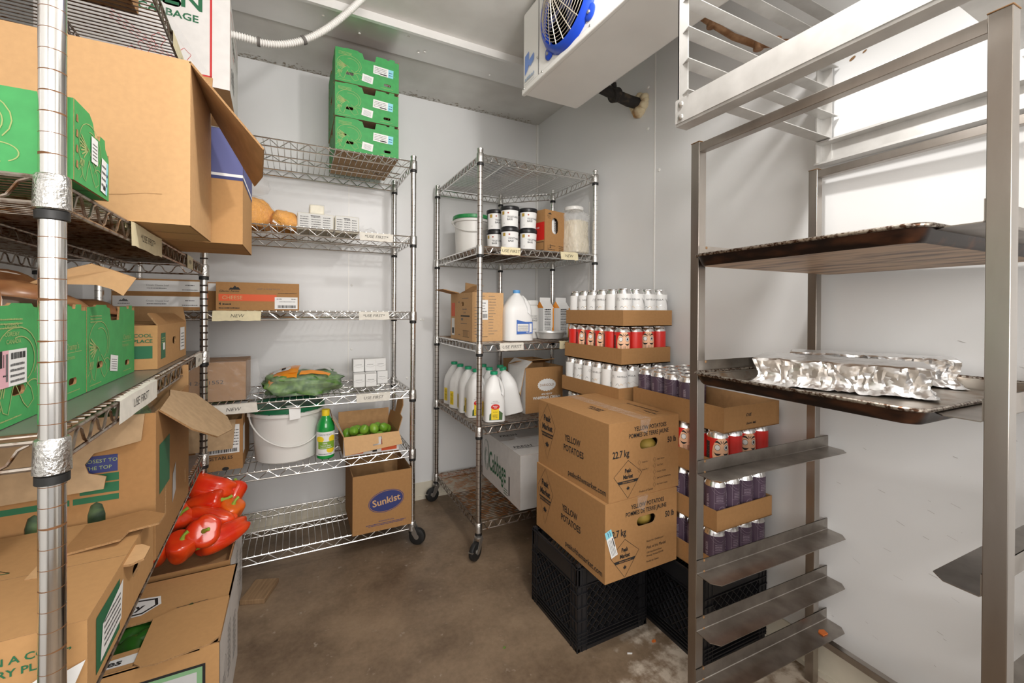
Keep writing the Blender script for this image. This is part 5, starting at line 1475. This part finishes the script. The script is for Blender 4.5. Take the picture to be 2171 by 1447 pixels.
# ---------------------------------------------------------------- potato boxes
def maple(mb, x, y, s, z=.0012):
    half = [(0, -.5), (.05, -.2), (.38, -.28), (.30, -.12), (.52, .12), (.36, .14), (.36, .26), (.16, .12), (.22, .40), (.10, .34)]
    pts = [(x + a * s, y + b_ * s) for a, b_ in half] + [(x, y + .56 * s)] + [(x - a * s, y + b_ * s) for a, b_ in reversed(half[1:])]
    mb.poly(pts, INK, z=z)
def diamond(mb, x, y, w_, h_):
    """market badge: outline diamond with two lines of lettering, a band and a leaf"""
    P = [(x, y + h_ / 2), (x + w_ / 2, y + h_ * .12), (x, y - h_ / 2), (x - w_ / 2, y + h_ * .12)]
    mb.stroke(P, .0016, INK, closed=True)
    yb0, yb1 = y - h_ * .10, y - h_ * .025; fx = lambda yy: w_ / 2 * (yy - (y - h_ / 2)) / (h_ * .62)
    mb.poly([(x - fx(yb1) , yb1), (x + fx(yb1), yb1), (x + fx(yb0), yb0), (x - fx(yb0), yb0)], INK, z=.0009)
    mb.text('PROUDLY CANADIAN', x, yb0 + h_ * .02, h_ * .033, CARD, .82, 'c', bold=.02, z=.0013)
    mb.text('Peak', x, y + h_ * .185, h_ * .105, INK, .78, 'c', bold=.035); mb.text('of the', x, y + h_ * .145, h_ * .024, INK, .9, 'c')
    mb.text('Market', x, y + h_ * .025, h_ * .105, INK, .78, 'c', bold=.035)
    maple(mb, x, y - h_ * .24, h_ * .12)
def potl(mb, L, h):
    diamond(mb, .064, h * .55, .108, h * .86)
    mb.text('YELLOW', .225, h * .545, .022, INK, .72, 'c', bold=.018); mb.text('POTATOES', .230, h * .40, .022, INK, .74, 'c', bold=.018)
    mb.text('peakofthemarket.com', L - .012, h * .075, .0185, INK, .86, 'r', bold=.012)
def potf(kind):
    def f(mb, L, h):
        mb.text('YELLOW POTATOES', L * .57, h * .865, .0135, INK, .80, 'c', bold=.014); mb.text('POMMES DE TERRE JAUNE', L * .55, h * .78, .0135, INK, .78, 'c', bold=.014)
        mb.text('22.7 kg', .014, h * .555, .021, INK, .78, 'l', bold=.02); mb.text('50 lb', L - .014, h * .635, .0185, INK, .78, 'r', bold=.02)
        diamond(mb, .078, h * .255, .116, h * .49)
        if kind:
            for i, (x, y) in enumerate(((.125, .44), (.125, .34), (.192, .44), (.192, .355), (.192, .27), (.192, .185), (.192, .10))):
                x, y = x, y * h
                mb.stroke([(x, y + .008), (x + .006, y), (x, y - .008), (x - .006, y)], .0007, INK, closed=True)
                mb.text(('Canada No.1', 'Canada No.2', 'Large / Grosses', 'Chef / Chef', 'Creamer / Grelots', 'Small Round / Petites Rondes', 'Non-Round / Longues')[i], x + .011, y - .003, .0052, INK, .72, 'l')
            mb.text('Product of Canada', .125, .010, .0065, INK, .85, 'l', shear=.2)
        else:
            mb.text('Packed for / Emballe pour', .168, h * .37, .0062, INK, .8, 'l', shear=.2); mb.text('Peak of the Market', .168, h * .28, .010, INK, .78, 'l', shear=.2)
            mb.text('1200 King Edward Street', .168, h * .22, .0058, INK, .8, 'l', shear=.2); mb.text('Winnipeg, Manitoba R3H 0R5', .168, h * .175, .0058, INK, .75, 'l', shear=.2); mb.text('Produit du Canada', .168, h * .10, .0062, INK, .8, 'l', shear=.2)
    return f
def pott(mb, L, d):
    M0 = mb.M.copy()
    mb.M = M0 @ T(L * .85, d * .08, 0) @ R(90, 'Z') ; mb.text('peakofthemarket.com', .02, -.005, .013, INK, .9, 'l', bold=.01)
    mb.M = M0 @ T(L * .80, d * .02, 0) @ R(90, 'Z'); mb.stroke([(.015, -.0), (.10, .0), (.10, .035), (.015, .035)], .001, INK, closed=True); mb.text('Peak Market', .02, .01, .010, INK, .8, 'l', bold=.03)
    mb.M = M0 @ T(L * .30, d * .35, 0) @ R(90, 'Z'); mb.text('YELLOW', .0, .0, .013, INK, .85, 'l', bold=.02); mb.text('POTATOES', .0, -.018, .013, INK, .85, 'l', bold=.02)
    mb.M = M0
w_, d_, h_ = .305, .412, .243
PZ = .2835
for k, (x, y, z, rz, l_) in enumerate(((.842, 1.020, PZ, 0, 'lower kraft potato box with blue and white label, on the black crate'), (.856, 1.022, PZ + h_ + .001, .8, 'upper kraft potato box with taped lid, on top of the other potato box'))):
    t = carton('potato_box', l_, 'box', (x, y, z), rz, w_, d_, h_, prints={'left': potl, 'front': potf(k), 'right': potl, 'top': pott}, holes={'front': [roundrect(w_ * .55, h_ * .67, .080, .031, 6)], 'back': [roundrect(w_ * .5, h_ * .64, .07, .028, 6)]},
               group='potato boxes on the black crate')
    # lid laid with its seam along the long side
    mb = MB().at(face('top', w_, d_, h_))
    mb.rect(w_ / 2 - .0012, 0, w_ / 2 + .0012, d_, CARDE, .0007); mb.poly([(w_ / 2 - .024, -.0), (w_ / 2 + .022, 0), (w_ / 2 + .026, d_), (w_ / 2 - .022, d_)], FILM, z=.0016)
    mb.at(face('front', w_, d_, h_)).poly([(w_ / 2 - .024, h_ - .035), (w_ / 2 + .004, h_ - .045), (w_ / 2 + .022, h_), (w_ / 2 - .024, h_)], FILM, z=.0016)
    mb.build('packing_tape', t)
    pm = MB(); random.seed(k)
    for i in range(14):
        x_, y_, z_ = random.uniform(.06, w_ - .06), random.uniform(.045, .10) + .07 * (i // 7), random.uniform(.10, .19)
        pm.lathe([(0, -.030), (.018, -.026), (.030, -.012), (.033, 0), (.030, .013), (.018, .026), (0, .030)], POTATO, 16, (x_, y_, z_))
    o = pm.build('potatoes', t, sharp=60)
    if k == 0: sticker(t, face('front', w_, d_, h_) @ T(.046, .092, 0) @ R(108, 'Z') @ T(-.01, -.0, 0), .088, .026, 'blue')

# ---------------------------------------------------------------- beer cans in trays
CANH, CANRAD = .150, .0318
PROF = [(.0, .003), (.022, .0), (.0245, .002), (.0318, .012), (.0318, .128), (.0300, .136), (.0268, .1425), (.0262, .1440), (.0272, .1460), (.0272, .1485), (.0262, .1495), (.0250, .1470), (.0, .1465)]


def can(kind):
    t = thing('beer_can', 'x', 'can', (0, 0, 0))
    body = {'w': CANW, 'r': CANR, 'p': CANP}[kind]
    mb = MB(); NX, NZ = (200, 100) if kind == 'r' else (48, 2); r = CANRAD; z0, z1 = .014, .1285
    g = MB()
    top_ = [(r, z1), (.0300, .136), (.0268, .1425), (.0262, .1440)]
    # printed sleeve, drawn cell by cell
    def px(x, z):          # x: arc length from the front in metres, z: height from the sleeve bottom
        H = z1 - z0
        if kind == 'r':
            fx, fz = x / .029, (z - .068) / .049
            if fx * fx + fz * fz < 1:
                for s_ in (-1, 1):
                    ex, ez = (x - s_ * .0140) / .0082, (z - .086) / .0095; e2 = ex * ex + ez * ez
                    if s_ > 0 and e2 < .10: return INK
                    if s_ > 0 and e2 < .30: return GREY
                    if e2 < .75: return CANW
                    if e2 < 1: return INK
                    bx_ = (x * s_ - .003) / .021
                    if 0 < bx_ < 1 and abs(z - (.0955 + .0085 * math.sin(bx_ * PI * .8))) < .0028 * math.sin(PI * bx_) + .0005: return INK
                    mx = (x * s_ - .003) / .022
                    if 0 < mx < 1 and abs(z - (.068 - .012 * mx + .016 * mx * mx * mx)) < .0030 * math.sin(PI * mx) + .0004: return INK
                    if abs(x * s_ - .0022 - (z - .100) * .25) < .0011 and .100 < z < .108: return INK
                if z < .058 and abs(x) < .016 and (x * 1000) % 3.2 < .8: return INK
                return SKIN
            if .038 < abs(x) < .058 and .012 < z < .102: return GREY if ((z * 1000) % 5 < 1.6 and (abs(x) * 1000) % 3 < 1.8) else INK
        return body
    vs = [(r * math.sin(2 * PI * i / NX - PI), -r * math.cos(2 * PI * i / NX - PI), z0 + (z1 - z0) * j / NZ) for j in range(NZ + 1) for i in range(NX)]
    mb.add(vs, [], body)
    for j in range(NZ):
        i = 0
        while i < NX:
            x = (2 * PI * (i + .5) / NX - PI) * r; m = px(x, (z1 - z0) * (j + .5) / NZ)
            if m not in mb.mats: mb.mats.append(m)
            mb.f.append([j * NX + i, j * NX + (i + 1) % NX, (j + 1) * NX + (i + 1) % NX, (j + 1) * NX + i]); mb.mi.append(mb.mats.index(m)); mb.sm.append(True); i += 1
    if kind != 'r':
        mb.fn = lambda v: Vector((math.sin(v.x / r) * (r + v.z), -math.cos(v.x / r) * (r + v.z), v.y))
        def ln(pts, wd, m):
            fine = []
            for (ax, ay), (bx2, by2) in zip(pts, pts[1:]): fine += [(ax + (bx2 - ax) * i / 8, ay + (by2 - ay) * i / 8) for i in range(8)]
            mb.stroke(fine + [pts[-1]], wd, m, z=.0006)
        if kind == 'w':
            mb.text('NIVELLA', .008, .104, .0068, INK, 1.15, 'c', z=.0006)
            for c_ in (-.034, -.028): ln([(c_ - .006, .100), (c_, .113), (c_ + .006, .100)], .0007, GREY)
            for i in range(6): ln([(.040 + .0055 * i, .112 - .004 * i), (.078 + .0055 * i, .046)], .0012, GREY if i % 2 else INK)
            for c_, m_ in ((-.012, GREY), (.002, GOLD), (-.044, GREY)): ln([(c_ - .007, .072), (c_, .080), (c_ + .007, .072)], .0011, m_)
            ln([(-.02, .060), (.02, .085), (.05, .062)], .0005, CANAL)
        else:
            circ = lambda cx, cy, rr, a0=0, a1=360: [(cx + rr * math.cos(math.radians(a0 + (a1 - a0) * i / 10)), cy + rr * math.sin(math.radians(a0 + (a1 - a0) * i / 10))) for i in range(11)]
            for c_ in (-.070, .015, .085):
                ln(circ(c_, .138, .026, 190, 350), .0008, CANPL); ln(circ(c_, .138, .034, 195, 345), .0006, CANPL); ln(circ(c_, .060, .010), .0008, CANPL); ln([(c_ - .024, .02), (c_ - .024, .138)], .0008, CANPL); ln([(c_ + .024, .02), (c_ + .024, .138)], .0008, CANPL)
                ln([(c_ - .024, .080), (c_ + .024, .080)], .0006, CANPL)
                for i in range(4): mb.scribble(c_ - .018, .100 - .005 * i, .022, .002, CANPL, z=.0006)
            mb.fn = lambda v: Vector((math.sin((-v.y - .028) / r) * (r + v.z), -math.cos((-v.y - .028) / r) * (r + v.z), v.x)); mb.text('LIVE BEER', .055, -.003, .0075, CANPL, 1.1, 'l', bold=.02, z=.0006)
        mb.fn = None
    mb.build('sleeve', t)
    MB().lathe([(0, .0), (.022, 0), (.0245, .002), (r, z0 - .001), (r, z0)], CANAL, 32).build('base', t)
    MB().lathe([(r, z1), (.0300, .136), (.0268, .1425), (.0262, .1440), (.0272, .1460), (.0272, .1485), (.0262, .1495), (.0250, .1470), (0, .1465)], CANAL, 32).build('lid', t)
    return t


protos = {k: [can(k), False] for k in 'wrp'}
KN = {'w': 'white beer can', 'r': 'red faced beer can', 'p': 'purple beer can'}
ORD = ['corner', 'second', 'third', 'fourth', 'fifth', 'sixth']
TW, TD = .268, .398          # tray footprint, 4 by 6 cans


def tray_of_cans(stack, lvl, loc, rz, kind, rows, h=.066, note=False, empty_cells=()):
    """rows: which cans to place ('edge' = the two sides in view, 'full')"""
    t = thing('can_tray', 'kraft cardboard tray, %s of the %s stack' % (lvl, stack), 'tray', loc, rz, 'kraft trays of the %s stack' % stack)
    mb = MB()
    for side in ('front', 'right', 'left', 'back'):
        L = TW if side in ('front', 'back') else TD
        e_ = .0004 if side in ('front', 'back') else .0007
        mb.at(face(side, TW, TD, h)).poly([(e_, 0), (L - e_, 0), (L - e_, h), (e_, h)], CARD, t=.003, mback=CARD2, medge=CARDE)
    mb.at(Matrix()).box(0, TW, 0, TD, 0, .003, CARD)
    b_ = mb.build('tray_body', t)
    if note:
        mb = MB().at(face('front', TW, TD, h)); mb.text('DIE', .10, h * .55, .009, INK, 1.3, 'l', shear=.3, bold=.01); mb.text('Saint ML', .10, h * .22, .007, INK, 1.4, 'l', shear=.4, bold=.01); mb.build('handwriting', t)
    M = T(*loc) @ R(rz, 'Z')
    if rows == 'none': return
    px_, py_ = (TW - .006) / 4, (TD - .006) / 6
    for i in range(4):
        for j in range(6):
            vis = (j == 0 or i == 0)
            if rows == 'edge' and not vis: continue
            if (i, j) in empty_cells: continue
            p = M @ Vector((.003 + px_ * (i + .5), .003 + py_ * (j + .5), .0031))
            rot = {'w': (-35, 20, -70, 60), 'r': (-30, 25, 90, -100), 'p': (-40, 30, -20, 110)}[kind][(i * 2 + j * 3 + (i * j) % 3) % 4]
            if kind == 'r': rot = -28 if (i, j) in ((0, 0), (0, 2), (0, 4), (2, 0), (0, 3)) else (150 if (i + j) % 2 else -105)
            if i == 0 and j == 0: w1 = 'front corner'
            elif j == 0: w1 = '%s from the corner, front side' % ORD[i]
            elif i == 0: w1 = '%s from the corner, left side' % ORD[j]
            else: w1 = 'inner row %s, place %s' % (('one', 'two', 'three')[i - 1], ('one', 'two', 'three', 'four', 'five')[j - 1])
            l_ = '%s, %s, %s tray of %s stack' % (KN[kind], w1, lvl, stack)
            pr = protos[kind]; gp = '%ss in the %s tray of the %s stack' % (KN[kind], lvl, stack)
            if not pr[1]: pr[1] = True; o = pr[0]; o.location = p; o.rotation_euler = (0, 0, math.radians(rot)); o['label'] = l_; o['group'] = gp
            else: dup(pr[0], p, rot, l_, gp)


PT = .1545; TZ = .2835
# rear stack, against the wall beside the corner rack
RX, RY = 1.152, 1.303
for n_, (lvl, kind, rows) in enumerate((('lowest', 'w', 'none'), ('fifth', 'w', 'none'), ('fourth', 'w', 'none'), ('third', 'w', 'edge'), ('second', 'r', 'edge'), ('top', 'w', 'full'))):
    dx, dy = ((0, 0), (0, 0), (0, 0), (-.022, -.010), (0, 0), (.004, -.004))[n_]
    if rows == 'none':      # filled trays hidden behind the potato boxes: the cans that carry the load
        tray_of_cans('rear', lvl, (RX + dx, RY + dy, TZ + PT * n_), 0, kind, 'edge')
    else: tray_of_cans('rear', lvl, (RX + dx, RY + dy, TZ + PT * n_), 0, kind, rows, note=(n_ == 3))
# right stack, on the crate behind the steel rack
for n_, (lvl, kind, rows) in enumerate((('lowest', 'p', 'edge'), ('third', 'p', 'edge'), ('second', 'r', 'edge'), ('top', 'p', 'full'))):
    dx, dy = ((0, 0), (-.002, -.004), (0, -.010), (.004, -.022))[n_]
    tray_of_cans('right', lvl, (1.158 + dx, .878 + dy, TZ + PT * n_), -1.0, kind, rows, h=.066 if n_ < 3 else .078, note=(n_ == 3),
                 empty_cells=[(i, j) for i in range(4) for j in range(6) if j < 2 or (j < 3 and i > 0) or (i > 1 and j < 4)] if n_ == 3 else ())

# ---------------------------------------------------------------- sheet pans and foil pans
PM = T(*PR) @ R(PA, 'Z')
def sheet_pan(label, z, under, inside, edge_m):
    t = thing('sheet_pan', label, 'tray', tuple(PM @ Vector((-.042, -.0165, z))), PA, 'sheet pans in the steel rack')
    L, W_, H_ = .560, .4445, .027; n = 8
    def ring(ins, zz, r):
        pts = []
        for (cx, cy, a0) in ((L - ins - r, -ins - r, 0), (ins + r, -ins - r, 90), (ins + r, -W_ + ins + r, 180), (L - ins - r, -W_ + ins + r, 270)):
            for i in range(n + 1):
                a = math.radians(a0 + 90 * i / n); pts.append((cx + r * math.cos(a), cy + r * math.sin(a), zz))
        return pts
    def loft(rings, m, nm, capm=None):
        mb = MB(); k = len(rings[0]); vs = [p for r_ in rings for p in r_]
        mb.add(vs, [(i * k + j, i * k + (j + 1) % k, (i + 1) * k + (j + 1) % k, (i + 1) * k + j) for i in range(len(rings) - 1) for j in range(k)], m, True)
        return mb, k
    mb, k = loft([ring(.002, H_ - .003, .030), ring(.010, .004, .026), ring(.014, 0, .024)], edge_m, 'side')
    mb.add(ring(.014, 0, .024), [tuple(range(k))], under)
    mb.build('pan_shell', t)
    mb, k = loft([ring(.004, H_ - .003, .030), ring(.012, .005, .026), ring(.016, .0018, .024)], inside, 'in')
    mb.add(ring(.016, .0018, .024), [tuple(range(k))], inside); mb.build('pan_inside', t)
    MB().tube(ring(.0, H_ - .001, .030), .0036, PANR, 8, closed=True).build('rolled_rim', t)
    return t
sheet_pan('baked-brown empty sheet pan on the upper runners of the steel rack', 1.2295, PAN, PANI, PANE)
sheet_pan('black-edged sheet pan carrying two foil-wrapped pans in the steel rack', .9415, PANE, PANI, PANE)


def foil_pan(label, loc, rz, w, d, h, seed):
    t = thing('foil_covered_pan', label, 'pan', loc, rz, 'foil-wrapped pans'); mb = MB(); nx, ny = 64, 36
    def jit(p, a): return Vector((p[0], p[1], p[2])) + Vector([a * (.8 * noise.noise(Vector((p[0] * 26 + seed, p[1] * 26, p[2] * 14 + 7 * k))) + .8 * abs(noise.noise(Vector((p[0] * 60, p[1] * 60 + seed, p[2] * 30 + 7 * k)))) + .4 * abs(noise.noise(Vector((p[0] * 130, p[1] * 130 + seed, p[2] * 80 + 7 * k))))) for k in range(3)])
    # perimeter loop, crimped under the rim, skirt spreading at the bottom
    def per(ins, z):
        pts = []; N = 2 * (nx + ny)
        for i in range(N):
            if i < nx: p = (ins + (w - 2 * ins) * i / nx, ins)
            elif i < nx + ny: p = (w - ins, ins + (d - 2 * ins) * (i - nx) / ny)
            elif i < 2 * nx + ny: p = (w - ins - (w - 2 * ins) * (i - nx - ny) / nx, d - ins)
            else: p = (ins, d - ins - (d - 2 * ins) * (i - 2 * nx - ny) / ny)
            pts.append((p[0], p[1], z))
        return pts
    rings = []
    for ins, z, a in ((-.008, .002, .008), (-.001, .005, .009), (.004, .010, .010), (.007, .016, .011), (.008, .022, .012), (.007, .028, .012), (.005, .034, .012), (.004, .040, .012), (.002, .046, .011), (.001, .052, .010), (.0, h - .005, .007), (.004, h, .0025), (.03, h - .001, .002), (.06, h - .002, .002)):
        rings.append([jit(p, a) for p in per(ins, z)])
    for r_ in rings[:1]:
        for p in r_: p.z = max(.001, min(p.z, .006))
    k = len(rings[0]); vs = [p for r_ in rings for p in r_]
    for p in vs: p.z = max(p.z, .0008)
    mb.add(vs, [(i * k + j, i * k + (j + 1) % k, (i + 1) * k + (j + 1) % k, (i + 1) * k + j) for i in range(len(rings) - 1) for j in range(k)] + [tuple((len(rings) - 1) * k + j for j in range(k))], FOIL, True)
    mb.build('foil_wrap', t, sharp=22)
    return t
foil_pan('crumpled foil-wrapped pan at the front of the lower sheet pan', (.985, .655, .9440), -66, .318, .165, .064, 2)
foil_pan('second foil-wrapped pan behind the front one, nearer the wall', (1.200, .690, .9440), -64, .330, .105, .066, 9)

# ---------------------------------------------------------------- evaporator unit under the ceiling
EX, EY, EZ, EW, EL = .84, 1.563, 2.012, .275, 1.15
ev = thing('evaporator_unit', 'white ceiling cooling unit with blue-rimmed fan', 'cooling unit', (EX, EY, EZ), 0)
MB().box(0, EW, -EL, 0, .0, .336, WHITEM).build('housing', ev, bevel=.012)
mb = MB().box(-.004, .012, -EL, .0, -.003, .022, WHITEM); mb.build('drip_edge', ev, bevel=.004)
mb = MB().box(-.0015, .001, -.134, -.131, .02, .33, GREY); mb.build('panel_seam', ev)
FC = (-.0, -.335, .185)        # fan centre on the front face
FM = T(*FC) @ frame((0, 0, 0), (0, -1, 0), (0, 0, 1))
mb = MB().at(FM); prof = [(.172, .0), (.170, .006), (.158, .020), (.146, .024), (.143, .018), (.143, -.004)]
mb.lathe(prof, BLUEF, 60)
for a in (45, 135, 225, 315):
    A = math.radians(a); mb.lathe([(.026, .001), (.026, .005), (.020, .009), (0, .009)], BLUEF, 20, (.172 * math.cos(A), .172 * math.sin(A), 0)); mb.lathe([(.007, .008), (.006, .013), (0, .014)], ZINC, 10, (.176 * math.cos(A), .176 * math.sin(A), 0))
sh = mb.build('fan_shroud', ev)
MB().at(FM).lathe([(.143, .002), (0, .002)], mat('fan_dark', (.006, .007, .02), .6), 40).build('fan_opening', ev)
mb = MB().at(FM)
for i in range(4):
    mb.M = FM @ R(90 * i + 20, 'Z') @ T(0, 0, .012); mb.add([(.02, -.012, -.004), (.118, -.040, -.006), (.122, .030, .008), (.02, .014, .004)], [(0, 1, 2, 3)], mat('fan_blade', (.03, .04, .12), .4))
mb.M = FM; mb.lathe([(.032, .0), (.032, .014), (.02, .02), (0, .021)], mat('fan_blade', (.03, .04, .12), .4), 20)
mb.build('fan_blades', ev)
mb = MB().at(FM)
gz = lambda r: .020 + .050 * math.cos(min(1, r / .148) * PI / 2)
for r in [.012 + .0096 * i for i in range(15)]:
    mb.tube([(r * math.cos(a), r * math.sin(a), gz(r)) for a in [2 * PI * i / 40 for i in range(40)]], .0013, CHROMED if 0 else mat('guard_wire', (.55, .50, .42), .4, .6), 5, closed=True)
for i in range(20):
    a = 2 * PI * i / 20; mb.tube([(r * math.cos(a), r * math.sin(a), gz(r) + .001) for r in (.012, .04, .07, .10, .125, .148)], .0017, mat('guard_wire', (.55, .50, .42), .4, .6), 5)
mb.build('fan_guard', ev)
mb = MB().at(frame((0, -.025, .030), (0, -1, 0), (0, 0, 1)))
LB = mat('logo_blue', (.16, .27, .62), .5)
mb.poly([(a * .072, .038 + b_ * .085) for a, b_ in ((0, 0), (0, .92), (.45, 1), (.45, .57), (1, .72), (1, .38), (.58, .23), (.48, .36), (.27, .15))], LB, z=.0026)
mb.text('HEATCRAFT', 0, .016, .011, mat('logo_text', (.25, .36, .5), .5), .95, 'l', bold=.02, z=.0026) if 0 else mb.scribble(0, .014, .075, .012, mat('logo_text', (.35, .43, .55), .5), z=.0026)
mb.stroke([(0, .0), (.075, .0), (.075, .010), (0, .010)], .001, GREY, z=.0026, closed=True)
mb.build('maker_logo', ev)
for y, z in ((-.128, .09), (-.165, .018), (-.40, .30), (-.46, .018), (-.02, .018)):
    MB().at(T(-.004, y, z) @ R(-90, 'Y')).lathe([(.004, 0), (.0035, .002), (0, .003)], ZINC, 10).build('screw', ev)
# suction line and its foamed hole
t = thing('drain_pipe', 'black insulated pipe running from cooling unit into the foamed hole in the wall', 'pipe', (1.45, 1.52, 2.10))
pts = [(-.002, 0, -.005), (-.06, .01, .0), (-.12, .025, .018), (-.20, .05, .05), (-.26, .06, .07)]
MB().tube(pts, [.024, .026, .024, .026, .025], PIPEB, 18).build('pipe', t)
MB().lathe([(.030, -.02), (.032, -.018), (.032, .018), (.030, .02)], PIPEB, 18).at(Matrix()).build('coupling', t).matrix_basis = T(-.13, .028, .02) @ R(70, 'Y')
MB().tube([(-.13, .03, .03), (-.135, .032, .075)], .012, PIPEB, 12).build('stub', t)
mb = MB(); random.seed(2)
for i in range(16):
    a = 2 * PI * i / 16; r = .026 + .014 * random.random(); rr = .012 + .010 * random.random() + (.010 if math.sin(a) < -.3 else 0)
    mb.lathe([(0, -rr), (rr * .7, -rr * .7), (rr, 0), (rr * .7, rr * .7), (0, rr)], FOAM, 10, (-.006, r * math.cos(a), -.004 + r * math.sin(a) - (.006 if math.sin(a) < 0 else 0)))
mb.build('foam_seal', t, sharp=70)
t = thing('copper_pipe', 'rusty brown pipe behind the slats of the hanging rack', 'pipe', (0, 0, 0))
MB().tube([(1.11, 1.10, 2.20), (1.22, 1.06, 2.19), (1.30, 1.02, 2.13), (1.35, .97, 2.07), (1.38, .90, 2.01), (1.38, .84, 1.985), (1.449, .80, 1.985)], .011, COPPER, 12).build('pipe', t)
for p in ((1.30, 1.02, 2.13), (1.38, .90, 2.01), (1.38, .84, 1.985)): MB().lathe([(.012, -.016), (.0155, -.014), (.0155, .014), (.012, .016)], COPPER, 14, p).build('fitting', t)
# corrugated hose under the ceiling
pts = []
for i in range(90):
    s_ = i / 89; u = -.30 + .66 * s_; k = max(0, (u + .12) / .48)
    pts.append((u, 1.75 + .0 * s_, 2.058 + .006 * math.sin(s_ * 9) + .62 * k ** 1.75 * .72 * 1.05))
pts = [p for p in pts if p[2] < 2.352]
fine = []; rad = []
N_ = 420
cum = [0]
for a, b_ in zip(pts, pts[1:]): cum.append(cum[-1] + (Vector(b_) - Vector(a)).length)
j = 0
for i in range(N_):
    s_ = cum[-1] * i / (N_ - 1)
    while j < len(cum) - 2 and cum[j + 1] < s_: j += 1
    f = (s_ - cum[j]) / (cum[j + 1] - cum[j]); fine.append(Vector(pts[j]).lerp(Vector(pts[j + 1]), f)); rad.append(.0115 + .0020 * math.cos(2 * PI * s_ / .0078))
t = thing('corrugated_hose', 'white corrugated hose sagging below the ceiling above the green crates', 'hose', (0, 0, 0))
mb = MB().tube([p - fine[0] for p in fine], rad, WPLAST, 14); mb.build('hose', t); t.location = fine[0]
mb = MB()
for s_ in (.27, .50):
    k = int(N_ * s_); mb.tube([fine[k] - fine[0], fine[k + 6] - fine[0]], .0162, mat('dark_band', (.12, .11, .10), .7), 14)
mb.build('band', t)

# ---------------------------------------------------------------- crumbs on the floor and runner
def bit(name, label, loc, pts, m, h=.003):
    mb = MB().poly(pts, m, t=h, z=h); o = mb.build(name); o.location = loc; return tag(o, label, 'scrap')
bit('peel_scrap', 'small orange scrap on the floor between the black crates', (1.085, 1.058, 0), [(-.008, -.003), (.004, -.005), (.009, .002), (0, .005), (-.007, .003)], mat('orange_scrap', (.65, .16, .03)))
bit('paper_scrap', 'tiny white paper scrap on the floor in front of the near crate', (.975, 1.055, 0), [(-.008, .002), (.006, -.005), (.009, -.003), (-.005, .005)], WHITEP)
bit('leaf_scrap', 'little green leaf scrap on the brown floor below the back rack', (.62, 1.26, 0), [(-.005, 0), (0, -.004), (.006, 0), (0, .003)], mat('leaf_scrap', (.12, .22, .04)))
bit('peel_scrap', 'orange peel scrap lying on the lowest runner of the steel rack', tuple(PM @ Vector((.46, -.045, .184))), [(-.012, -.008), (.008, -.010), (.014, .004), (.0, .010), (-.010, .006)], mat('orange_scrap', (.65, .16, .03)))

mb = MB(); mb.box(-.055, .075, -.045, .045, 0, .018, mat('bare_wood', (.30, .19, .10), .8, col2=(.20, .12, .06), scale=8, stretch=(1, 12, 1)))
o = mb.build('wood_offcut', bevel=.002); o.location = (-.125, 1.925, 0); o.rotation_euler = (0, 0, math.radians(70)); tag(o, 'short weathered wood offcut on the floor beside the red pepper box', 'wood')
